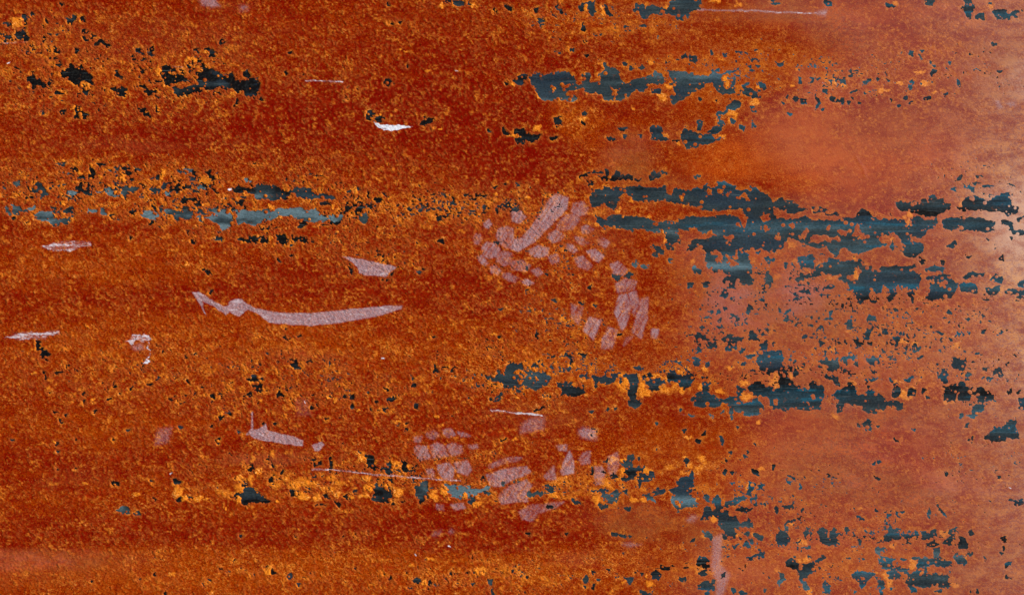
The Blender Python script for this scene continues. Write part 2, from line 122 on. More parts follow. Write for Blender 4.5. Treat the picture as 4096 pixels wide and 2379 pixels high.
'22': """.5|90,850 150,790 190,743 300,738 362,770 362,832 310,872 240,912 160,882;.3|453,830 540,828 540,870 620,890 702,870 702,932 620,962 580,962 478,962 510,910 458,880;.4|668,770 762,758 750,792 700,802;.35|788,780 910,770 940,718 950,760 1060,738 1082,750 1050,770 1000,832 940,852 860,842 798,902 810,830
.42|1060,790 1120,760 1220,760 1290,780 1340,740 1380,760 1320,810 1460,790 1500,840 1460,890 1390,920 1330,900 1310,820 1240,820 1230,900 1220,970 1270,1020 1260,1060 1200,1095 1150,1050 1160,1000 1145,940 1180,880 1140,810 1070,840;.35|1540,740 1590,718 1600,760 1690,780 1760,760 1802,790 1752,840 1752,870 1700,912 1660,880 1620,830 1518,790
.4|1778,600 1840,578 1842,660 1820,692 1788,660;.5|1828,488 1862,520 1850,547 1823,530;.4|1948,448 2002,455 1997,512 1958,532;.35|1798,368 1860,358 1922,385 1932,417 1870,402 1818,447;.4|2058,415 2140,368 2190,388 2272,390 2240,432 2200,447 2100,427;.35|2098,522 2130,448 2177,480 2150,517
.35|2318,392 2355,323 2432,380 2420,432 2348,407;.4|2448,460 2512,418 2502,522 2468,512;.35|2238,500 2292,488 2280,532 2248,542;.4|2278,172 2320,138 2330,78 2362,90 2350,142 2300,182
.42|2415,590 2490,550 2560,520 2640,530 2680,590 2640,650 2620,720 2660,780 2740,790 2790,830 2840,900 2910,910 2950,800 3060,870 3060,960 3030,1100 2890,1105 2760,1080 2700,1115 2640,1080 2560,1090 2540,1010 2510,960 2390,960 2330,890 2400,830 2520,870 2600,870 2620,810 2580,770 2530,760 2510,720 2440,690
.4|2288,560 2392,565 2330,592;.5|1868,640 1930,628 1952,660 1910,672;.5|1770,1000 1820,945 1900,935 2000,970 2080,1000 2130,990 2220,980 2280,1020 2230,1030 2180,1050 2320,1040 2370,1020 2405,990 2460,1060 2460,1140 2400,1160 2250,1140 2200,1080 2100,1030 2040,1060 1900,1080 1800,1050;.55|1878,828 1952,838 1930,932 1878,922
.6|2208,848 2250,900 2302,898 2200,977 2230,920;.4|2148,1080 2182,1068 2165,1202 2143,1130;.15|233,365 250,343 272,375 250,407;.2|1028,360 1082,358 1050,380;.05|523,543 560,558 592,582 550,582;.05|348,590 422,578 410,602;.05|648,548 722,560 710,577;.05|578,608 602,640 585,662;.1|758,1120 802,1113 790,1137
.15|918,1112 952,1088 940,1117;.2|1008,1070 1032,1090 1015,1102;.1|218,1122 240,1078 322,1083 250,1102;.25|778,1288 822,1298 832,1322 800,1312;.6|768,1343 807,1355 790,1372;.3|798,68 832,63 827,97;.25|658,48 692,48 692,72;.35|398,23 452,23 430,42;.5|2048,1338 2082,1400 2070,1452 2053,1400
.3|1868,1352 1907,1308 1900,1362;.35|1798,1408 1852,1425 1820,1432;.3|1198,690 1260,678 1292,695 1230,702;.35|2020,135 2050,130 2045,160;.4|2080,100 2115,100 2100,130;.35|2030,225 2060,205 2055,235;.3|2205,205 2235,210 2220,245;.35|2020,285 2060,290 2040,302;.3|1850,290 1890,290 1870,303;.3|1905,190 1935,185 1920,202;.35|2140,10 2160,0 2160,20;.3|2450,30 2480,20 2470,45
.3|1555,615 1585,610 1580,640;.45|1610,620 1660,630 1640,650;.4|2265,640 2290,635 2280,660;.1|190,690 240,640 260,610 250,660;.15|530,700 580,700 560,725;.3|1410,1230 1440,1240 1420,1250;.35|1680,1300 1710,1295 1700,1325;.35|1860,1400 1810,1395 1820,1425;.3|2215,1260 2230,1270 2218,1290;.4|1650,1080 1668,1100 1655,1120;.5|1945,1150 1980,1155 1970,1180;.4|2060,1130 2090,1100 2085,1140;.3|1740,1150 1800,1165 1770,1170
.4|2390,1430 2410,1425 2400,1460""",
'23': """.4|148,157 217,118 217,142 170,157;.4|98,113 132,130 115,152;.35|153,227 202,183 202,220 180,237;.35|268,253 302,270 290,292 268,280;.4|498,302 530,263 547,302;.5|753,257 800,240 810,178 827,190 822,260 847,302 768,302 790,270;.35|968,158 1000,173 1062,198 1062,227 990,212
.4|983,308 1032,308 1000,340 1010,400 1022,472 1000,462 985,420 948,400 975,380 958,350;.35|848,408 880,413 942,460 910,462 853,435;.4|348,373 377,380 365,422 348,417;.5|448,348 477,402 460,402;.4|558,620 600,608 640,630 690,588 692,712 650,700 640,732 590,710 568,670
.4|538,740 560,770 620,770 690,778 702,862 670,852 640,800 590,812 548,780;.38|728,620 760,568 820,543 870,568 892,620 892,682 860,640 830,610 800,595 770,620 780,677 748,660;.4|953,580 1000,600 1060,580 1080,553 1117,600 1070,642 1020,652 990,630
.42|640,960 720,910 770,880 800,840 820,880 870,880 860,930 880,980 940,950 990,940 980,880 1000,860 1010,920 1080,950 1130,990 1160,1040 1250,1010 1330,1045 1330,1090 1290,1100 1200,1070 1150,1100 1080,1100 1060,1140 950,1110 920,1050 850,1070 800,1030 740,1040 720,1110 680,1120 690,1050 720,1010 650,985
.4|1218,962 1240,898 1302,900 1290,962 1240,977;.55|1238,860 1270,848 1292,890 1250,897;.45|1378,952 1400,898 1447,905 1442,957;.38|1518,888 1552,900 1525,942;.38|1558,968 1592,985 1565,997;.35|1353,810 1420,783 1422,800 1380,832;.55|1198,788 1232,820 1220,842;.35|918,1240 990,1193 1022,1205 1010,1250 1012,1302 960,1270
.45|948,1342 965,1298 972,1332;.38|1238,1383 1282,1410 1260,1407;.35|1823,650 1840,608 1910,608 1957,598 1947,665 1920,717 1838,702;.4|1688,770 1720,760 1718,710 1772,698 1760,740 1767,832 1720,837 1688,810
.4|1720,870 1760,880 1850,850 1920,830 1960,880 2000,910 2050,880 2110,880 2150,930 2230,960 2240,1020 2150,1020 2080,1010 2060,940 2000,950 1970,1010 1890,1015 1850,960 1830,1000 1780,1020 1725,1005 1740,930
.5|2018,1090 2060,1058 2132,1043 2122,1112 2060,1130 2040,1192 1958,1160 2010,1150;.38|1883,1143 1917,1148 1912,1182 1888,1177;.5|2208,740 2250,688 2300,708 2322,772 2280,767 2270,740 2220,747;.55|1948,772 2010,718 2022,740 1970,777;.5|2158,788 2212,788 2180,832;.38|2358,930 2400,893 2407,930 2380,952
.5|2448,940 2482,908 2470,962;.38|2468,1092 2480,1000 2530,980 2530,1097;.42|2190,1255 2250,1270 2340,1260 2340,1220 2400,1200 2430,1180 2440,1220 2440,1270 2470,1380 2390,1385 2340,1350 2330,1410 2200,1410 2150,1385 2105,1388 2108,1370 2180,1330 2230,1310
.4|1973,1402 2012,1368 2012,1417;.4|1938,1270 1972,1238 1965,1272;.4|1653,333 1690,333 1732,360 1700,362;.4|1758,150 1780,123 1802,157;.38|1938,198 1982,208 1965,227;.38|2173,223 2222,223 2200,240;.38|2103,320 2137,313 2120,347 2103,347;.6|1783,398 1810,420 1827,467 1798,430;.38|1368,378 1412,390 1390,402
.45|1233,113 1282,130 1250,142;.38|1008,33 1072,38 1050,57;.5|2448,10 2482,-2 2470,42 2443,37;.4|1568,-10 1642,-10 1620,27 1578,17;.5|868,-10 942,-10 920,52 898,20;.4|1178,-10 1212,-10 1200,27;.5|1398,-10 1442,-10 1420,52;.35|1528,48 1572,65 1545,72;.4|708,70 742,63 730,87;.4|598,142 632,123 620,152;.5|270,700 302,690 290,772 263,770
.45|590,465 610,490 600,505;.55|645,485 670,500 665,515;.4|40,440 70,445 50,470;.4|500,430 545,445 520,470;.4|610,400 640,405 630,425;.5|1240,400 1295,390 1270,420 1290,480 1255,480;.5|1460,485 1510,490 1490,530;.55|1680,520 1715,480 1700,530;.4|2110,690 2170,685 2150,715;.4|2100,790 2130,780 2120,800;.4|1465,600 1530,575 1480,605;.45|1020,720 1055,730 1045,748;.4|750,710 768,720 755,740;.4|2035,545 2080,545 2060,555
.4|2345,650 2370,635 2360,670;.5|160,705 190,740 210,790 150,790 130,770 165,760;.4|375,370 385,380 380,390;.4|960,810 990,805 975,835;.55|1010,820 1045,800 1030,825;.4|1420,1290 1450,1290 1440,1310;.4|880,1240 900,1250 890,1300;.4|1070,1255 1090,1255 1080,1280""",
'30': """.1|1098,338 1140,350 1172,360 1160,387 1108,387;.35|1693,323 1730,318 1760,340 1792,350 1750,377 1708,360;.05|1733,522 1780,503 1770,537 1743,542;.05|1838,488 1887,500 1870,527;.55|2268,492 2310,450 2370,440 2420,405 2480,410 2540,450 2560,480 2640,520 2670,532 2600,552 2550,545 2480,547 2450,577 2388,557 2388,490 2340,470 2330,497
.3|2383,367 2420,328 2427,402 2388,392;.15|2433,200 2480,178 2502,220 2470,262 2438,240;.7|1133,632 1200,598 1250,588 1284,640 1240,658 1180,642;.6|1320,655 1355,637 1378,665 1338,678;.1|2288,1120 2312,1113 2300,1137;.3|2343,1205 2382,1188 2365,1227;.2|2398,1220 2427,1208 2415,1242
.2|2153,1203 2182,1208 2170,1227;.05|1513,1272 1525,1238 1532,1277;.5|2228,1228 2262,1233 2245,1252;.6|1988,1343 2017,1350 2000,1372;.6|2038,1308 2072,1320 2050,1332;.4|2468,1258 2502,1265 2485,1282;.2|1618,1428 1642,1470 1618,1470;.4|1508,508 1542,518 1520,537;.3|1478,333 1507,345 1490,357
.4|560,45 585,45 570,60;.05|550,210 575,230 560,230;.05|730,225 760,205 745,230;.3|895,1325 915,1330 905,1340;.5|255,1235 275,1240 265,1250;.4|1355,1305 1385,1300 1370,1315;.4|2355,865 2390,870 2370,885""",
'31': """.1|1068,202 1090,150 1073,78 1100,73 1130,98 1172,120 1150,160 1172,242 1140,212 1100,212;.4|1213,252 1250,200 1280,163 1312,153 1337,220 1320,272 1280,250 1240,237;.15|1428,202 1435,138 1472,123 1480,190 1522,225 1480,247 1448,230;.02|98,118 140,148 182,197 150,182;.02|238,272 260,228 282,235 255,277
.05|568,212 568,168 642,148 642,182 590,192;.02|723,232 730,108 747,98 747,232;.05|123,340 140,288 167,352 138,357;.5|523,130 602,123 580,142;.3|338,428 410,443 422,472 348,482;.35|463,430 490,388 542,430 530,452 480,442;.25|668,480 690,468 722,522 690,512;.15|763,528 837,545 820,602 790,582
.3|868,492 930,448 925,482 890,502;.25|958,428 992,428 987,472 963,450;.4|1148,368 1200,370 1220,400 1300,400 1332,440 1342,490 1310,540 1270,562 1170,540 1148,510 1160,460 1195,440 1150,400;.5|1568,440 1575,378 1610,380 1640,338 1682,350 1680,400 1732,410 1720,430 1680,430 1697,512 1610,552 1600,520 1568,490
.8|1838,370 1870,358 1930,378 1990,400 2040,385 2120,395 2200,420 2302,368 2292,432 2180,460 2100,482 2050,450 2000,522 1930,490 1890,430;.5|2088,500 2160,468 2172,522 2120,572 2088,550;.3|2248,448 2307,458 2290,472;.1|2208,298 2240,288 2252,340 2213,357 2230,330;.35|2418,350 2452,338 2440,382 2418,377
.2|1328,592 1345,548 1392,548 1350,572;.05|583,577 620,553 682,582 630,577;.5|1518,1298 1600,1288 1622,1310 1600,1352 1560,1332;.35|1688,1350 1710,1308 1727,1350 1705,1367;.5|308,1275 340,1253 357,1280 320,1297;.1|143,1230 160,1208 192,1250 160,1252;.4|68,1190 107,1173 85,1207;.45|2283,1318 2322,1313 2312,1352 2288,1347
.6|2023,1360 2067,1343 2055,1372;.6|1493,1385 1547,1378 1520,1397;.35|2318,1388 2332,1440 2352,1470 2318,1440;.2|1898,1292 1920,1228 1930,1198 1927,1250 1910,1302;.35|2048,1250 2092,1223 2080,1252;.15|383,882 412,863 395,887;.4|968,1193 1007,1188 990,1207;.15|980,50 1000,40 1030,65 1000,80;.3|450,115 480,100 475,130
.4|1420,540 1460,540 1440,550;.3|890,520 920,520 910,532;.02|1090,825 1110,860 1100,850;.02|955,895 975,855 980,860;.02|850,890 870,865 860,890;.1|1880,920 1900,910 1890,925;.3|1575,925 1590,930 1580,945;.3|2320,60 2360,60 2340,85;.6|20,1225 40,1225 30,1240;.5|410,1350 435,1345 420,1375;.5|1955,1350 1990,1345 1975,1360;.6|1760,1350 1790,1355 1775,1370;.5|2120,1350 2145,1350 2130,1368
.5|1860,1300 1895,1295 1880,1308;.4|2130,1210 2150,1230 2140,1240;.1|1250,1245 1260,1260 1255,1270;.1|1320,1270 1332,1290 1318,1315;.35|535,1245 560,1240 550,1260;.4|2460,1290 2500,1280 2480,1298;.4|1660,1110 1680,1100 1670,1115""",
'32': """.6|1058,160 1130,135 1128,90 1202,88 1192,130 1170,160 1177,192 1110,197;.45|1080,322 1110,260 1130,210 1180,210 1240,195 1300,205 1300,230 1270,250 1330,290 1350,250 1402,260 1395,302 1340,337 1260,332 1190,317 1130,332;.2|898,152 935,123 947,177;.25|778,267 790,208 812,262;.3|878,252 900,223 917,267
.4|973,292 1000,258 1037,302 990,307;.35|1248,328 1267,335 1252,402;.3|333,378 392,368 402,440 370,467 348,430;.35|148,428 170,428 200,470 250,440 292,428 292,477 240,467 200,490 153,482
.42|770,430 880,430 920,410 942,440 900,450 950,480 1020,440 1042,430 1040,500 1020,540 960,552 930,510 880,550 870,600 930,570 932,602 880,612 838,580 880,510 890,460;.3|1098,440 1140,418 1152,455 1108,467;.42|1288,472 1400,460 1420,398 1460,418 1507,418 1480,462 1420,482 1380,500 1397,552 1360,530 1328,490
.15|578,510 620,498 672,557 620,562 588,540;.35|333,600 350,563 397,580 417,610 360,617;.4|1113,598 1162,598 1145,632 1123,620;.62|1628,350 1690,310 1740,300 1775,253 1787,380 1792,400 1760,440 1735,470 1790,510 1800,550 1842,560 1820,602 1760,590 1680,600 1640,642 1618,590 1578,540 1578,480 1553,430 1600,410 1660,390 1630,370
.4|1693,150 1710,108 1742,130 1720,187;.42|1878,600 1920,588 1960,640 2010,570 2100,540 2180,530 2190,468 2200,510 2290,488 2312,510 2220,560 2120,580 2040,600 2130,630 2140,690 2190,690 2240,740 2310,740 2320,698 2372,760 2310,802 2250,780 2220,820 2190,902 2120,917 2063,900 2090,840 2060,790 2030,700 1990,680 1950,722 1863,712 1880,660
.55|1868,838 1920,838 1977,860 1970,912 1898,880;.35|1893,478 1950,498 1960,540 2030,478 2052,540 1980,552 1930,540 1898,510;.35|2208,620 2270,593 2372,610 2340,642 2290,652;.4|2338,348 2392,380 2370,420 2350,472 2308,467 2340,430;.35|2338,520 2390,488 2417,582 2380,572 2360,540;.38|2448,560 2502,538 2480,587
.4|2068,272 2110,203 2102,282;.4|2358,228 2427,240 2432,282 2368,267;.5|2298,850 2330,838 2350,900 2392,982 2340,940 2318,880;.5|2378,848 2472,890 2460,932 2398,912;.38|2273,970 2310,938 2342,992 2300,992;.38|2038,978 2112,978 2102,1002 2070,997;.35|2168,980 2227,963 2190,997;.4|2308,1102 2350,1080 2482,1038 2472,1077 2380,1112
.38|1813,1152 1840,1088 1910,1100 1962,1150 1940,1202 1890,1182 1840,1172;.4|1838,1242 1952,1208 1900,1262 1858,1272;.42|2008,1282 2102,1238 2102,1282 2040,1307;.4|2028,1188 2062,1183 2050,1217;.38|1378,1230 1420,1213 1482,1250 1440,1302 1398,1292;.38|1463,1173 1520,1190 1592,1178 1582,1212 1520,1217 1480,1200
.45|1063,1288 1192,1295 1170,1347 1130,1342 1108,1300;.35|703,1312 725,1268 757,1300 725,1337;.2|788,1400 790,1353 807,1360 800,1402;.5|1833,1382 1870,1338 1930,1313 1992,1333 1992,1402 1940,1402 1930,1470 1910,1470 1905,1402;.5|1258,1470 1263,1423 1310,1428 1330,1450 1387,1428 1370,1470
.25|988,850 1042,858 1037,877 988,872;.25|1058,848 1100,880 1120,858 1167,885 1150,897 1080,892;.3|778,1218 817,1240 790,1257;.35|1613,1280 1680,1300 1722,1288 1700,1327 1660,1310;.4|2163,1390 2197,1383 2202,1442 2180,1432;.4|2233,1430 2270,1413 2312,1455 2250,1457;.3|1758,932 1802,903 1790,937;.15|135,858 172,858 155,882
.35|1240,110 1255,110 1250,135;.4|2280,80 2320,100 2300,105;.35|2140,60 2175,45 2160,70;.4|930,1205 965,1205 950,1222;.45|1260,1240 1285,1240 1275,1265;.45|1200,1240 1230,1225 1225,1255;.45|1015,1280 1045,1285 1030,1302;.5|840,1310 860,1315 850,1330;.4|710,1375 735,1380 720,1397;.35|1700,1190 1735,1190 1715,1203;.4|2420,1010 2450,1010 2435,1025;.35|2100,130 2115,135 2105,145
.4|2240,890 2260,900 2250,925;.15|140,1275 160,1280 145,1295;.3|520,850 545,855 530,870;.35|2150,250 2175,250 2165,270;.4|2320,60 2300,50 2320,40;.3|1040,600 1050,610 1040,625;.35|1410,25 1450,20 1440,40;.35|1090,1050 1105,1050 1095,1062;.4|2480,1410 2500,1400 2490,1430""",
'33': """.42|73,902 110,828 180,818 207,900 190,962 150,982 108,940;.5|158,802 190,740 250,723 312,713 220,747 180,802;.35|368,788 412,810 370,882 353,850;.42|488,830 560,798 582,850 560,890 600,900 630,840 660,808 702,860 670,900 702,962 620,972 530,952 520,900 510,860;.38|738,798 782,798 782,832;.45|43,188 77,188 50,237
.38|188,350 227,343 210,362;.35|308,368 327,410 315,422;.4|243,478 262,500 245,507;.42|113,578 160,598 240,578 242,612 190,612 150,622;.38|73,588 97,600 92,652 73,640;.4|108,518 142,518 120,547;.4|1043,288 1070,283 1102,320 1060,322;.4|1068,123 1107,150 1080,157;.38|1033,172 1050,148 1045,192;.4|873,688 910,688 952,720 900,722
.42|1253,640 1300,655 1342,638 1300,682 1258,677;.5|1168,663 1212,663 1180,682;.45|1668,578 1692,590 1680,617;.38|1698,628 1757,682 1730,672;.4|2428,540 2500,518 2507,560 2460,577 2428,560;.38|2373,518 2412,530 2380,537;.38|2418,148 2477,155 2450,172;.4|1798,63 1872,110 1830,107;.45|1748,248 1772,260 1755,292
.4|1528,110 1562,93 1545,122;.45|2253,288 2292,295 2275,312;.4|2193,588 2222,610 2200,622;.42|1193,808 1292,808 1280,870 1322,900 1270,912 1220,900 1128,942 1150,890 1200,860;.42|1338,880 1380,858 1422,880 1370,912 1412,957 1360,940;.4|1363,828 1392,830 1380,862;.42|1443,828 1500,840 1652,828 1642,922 1570,912 1518,900 1530,860 1448,882
.5|1788,830 1860,798 1867,840 1820,872 1780,850;.5|1728,942 1790,880 1842,890 1842,972 1780,957;.38|1868,878 1910,888 1952,940 1957,992 1888,992 1880,940 1910,930;.4|1973,840 2000,818 2022,860 1990,867;.42|2293,898 2352,888 2340,950 2310,1012 2318,950;.42|1048,1020 1070,988 1152,1000 1132,1062 1088,1062
.45|1838,1070 1860,1038 1890,1080 1930,1090 1947,1140 1920,1162 1858,1152;.4|1928,1038 2012,1050 1980,1077
.45|1085,1120 1150,1120 1220,1150 1230,1190 1320,1190 1390,1200 1390,1250 1470,1240 1480,1140 1540,1090 1650,1100 1700,1130 1790,1140 1770,1170 1600,1170 1520,1180 1560,1220 1530,1250 1640,1240 1760,1260 1790,1310 1800,1370 1760,1390 1600,1340 1590,1390 1520,1380 1370,1340 1380,1290 1330,1220 1250,1230 1310,1280 1330,1310 1250,1300 1170,1260 1210,1230 1250,1250 1230,1200 1150,1200 1090,1160
.42|823,1260 880,1218 960,1238 1037,1250 1020,1290 990,1320 930,1387 900,1330 838,1300;.5|1063,1268 1100,1300 1157,1360 1132,1410 1132,1470 1108,1470 1108,1400 1078,1390 1083,1330;.38|1638,1422 1700,1408 1702,1432;.42|1383,1368 1452,1400 1452,1452 1418,1430;.38|1188,1390 1222,1383 1210,1407;.42|528,1390 560,1318 607,1380 602,1442 538,1442
.4|178,1130 240,1098 302,1140 292,1222 250,1192 188,1170;.45|338,1150 390,1160 440,1128 452,1190 472,1240 390,1252 360,1340 400,1360 412,1402 348,1402 338,1340 308,1320 308,1240 350,1220;.5|103,1238 160,1260 172,1310 140,1322 100,1382 88,1330 130,1300;.45|258,1082 300,1048 290,1082 268,1092;.4|468,1122 540,1063 557,1090 500,1142
.4|383,1078 422,1090 400,1097;.4|2343,1150 2387,1128 2370,1172 2338,1192;.4|2348,1263 2392,1307 2360,1292 2338,1290;.42|228,992 260,948 282,960 250,992;.4|358,980 412,990 380,1022;.38|2128,1078 2152,1100 2135,1122;.38|638,1168 662,1185 650,1197;.38|818,1408 867,1420 850,1432;.5|1585,600 1596,640 1590,702 1573,660
.5|1640,1010 1680,1000 1660,1090 1640,1080;.45|1100,1080 1250,1110 1200,1130 1120,1115;.42|1570,960 1620,930 1680,970 1610,975;.5|890,910 920,925 910,960;.4|590,270 610,280 590,320;.4|200,285 225,290 205,300;.38|240,305 258,315 248,325;.4|1300,1100 1360,1110 1330,1120;.4|1400,1100 1480,1090 1500,1100 1430,1110
.4|1060,620 1085,640 1070,642;.4|2000,1420 1980,1464 2010,1464;.45|2060,1400 2070,1440 2055,1440;.4|2280,1040 2310,1045 2300,1060;.38|1690,1090 1700,1100 1690,1110;.4|500,1190 520,1195 510,1207;.4|850,605 870,620 860,635;.4|1060,940 1100,940 1080,950;.4|320,620 345,610 330,640""",
}
ISLE = {
'02': "2060,780 2130,748 2152,860 2080,872;1460,830 1500,820 1500,850;400,870 440,850 440,890 410,900;480,840 540,830 565,860 500,870;965,840 1000,870 1045,900 1030,960 1000,930",
'10': "90,570 120,565 120,640 105,640;580,600 640,640 610,640;520,640 580,660 590,690 530,680;2280,600 2320,610 2330,750 2290,700;1125,370 1150,360 1158,450 1130,450;640,650 700,620 700,650 660,660;820,365 860,365 855,400 825,400",
'12': "800,580 900,570 1000,600 1060,550 1075,470 1110,430 1150,440 1170,480 1220,510 1300,540 1380,540 1450,520 1530,510 1600,540 1700,560 1800,570 1850,590 1940,620 2050,610 2200,600 2240,610 2300,650 2310,720 2290,790 2250,740 2220,660 2050,660 1940,660 1850,650 1780,660 1640,680 1620,710 1550,720 1480,700 1400,710 1350,690 1250,660 1100,660 980,650 900,690 830,650 790,610;2450,660 2540,640 2540,700 2480,720;2480,760 2530,770 2530,810 2490,800;2080,870 2150,850 2190,880 2150,920;1640,790 1700,800 1800,770 1810,830 1900,860 1960,790 1980,840 2040,850 1960,870 1850,880 1740,880 1660,890;2020,400 2080,400 2060,450 2020,430;1910,400 1960,390 1950,450 1910,450;2230,480 2290,430 2340,520 2300,530 2270,480 2240,490;2097,437 2133,437 2120,468;1648,462 1687,462 1682,503 1653,498;1950,1040 2000,1010 2050,1010 2080,1060 2070,1110 2000,1120 1990,1090 2040,1060 2000,1040;2130,1060 2200,1100 2240,1130 2180,1140 2140,1110;2205,990 2235,990 2225,1060 2180,1090",
'13': "60,870 100,850 140,880 120,910 80,890;200,740 250,728 267,770 240,792 213,770;570,792 600,748 627,780 590,802;688,800 740,788 792,830 760,862 718,850;868,738 902,738 902,820 962,870 950,902 900,870 800,870 850,840;340,820 392,798 382,850 350,902 328,870;410,890 450,850 600,850 640,870 680,850 720,890 700,905 630,890 620,920 540,900 500,930 420,910;1100,870 1200,850 1240,820 1290,880 1350,1010 1300,990 1260,960 1230,900 1200,950 1150,930 1090,900;40,600 100,600 150,610 180,575 185,620 250,650 350,620 430,570 440,640 530,630 600,650 740,660 740,690 600,690 440,700 380,660 280,690 160,690 60,650;800,1292 840,1230 888,1160 907,1200 882,1302 830,1292;1690,1320 1750,1288 1752,1340 1700,1352;1340,640 1420,640 1400,690 1370,770 1350,700;2000,490 2040,490 2030,515 1990,515;150,950 230,880 270,920 300,940 280,1000 160,970;1860,760 1890,770 1870,790",
'22': "2520,780 2590,718 2640,790 2610,890 2530,870;1245,820 1300,805 1350,900 1370,960 1300,1000 1220,1000 1250,930;1090,800 1140,790 1150,860 1100,850;230,790 260,800 250,830",
'23': "1855,955 1880,930 1880,1000 1850,1010;60,1010 100,1020 105,1060 75,1060;435,955 465,950 465,990 440,990;375,1020 400,1030 400,1050 380,1045",
'31': "1290,420 1310,420 1310,450 1290,450;1740,420 1800,400 1790,520 1750,540",
'32': "1225,245 1262,250 1265,285 1230,275;1960,640 1990,560 2000,600 1980,640;1635,555 1668,550 1665,590 1640,590;960,480 1000,470 990,500 970,510",
'33': "910,1280 945,1275 945,1310 915,1305;1390,1140 1470,1120 1460,1240 1390,1220;1485,1200 1520,1200 1530,1250 1495,1255;1570,1180 1720,1180 1720,1240 1640,1240 1590,1210;1300,1240 1380,1240 1370,1300 1320,1300",
}
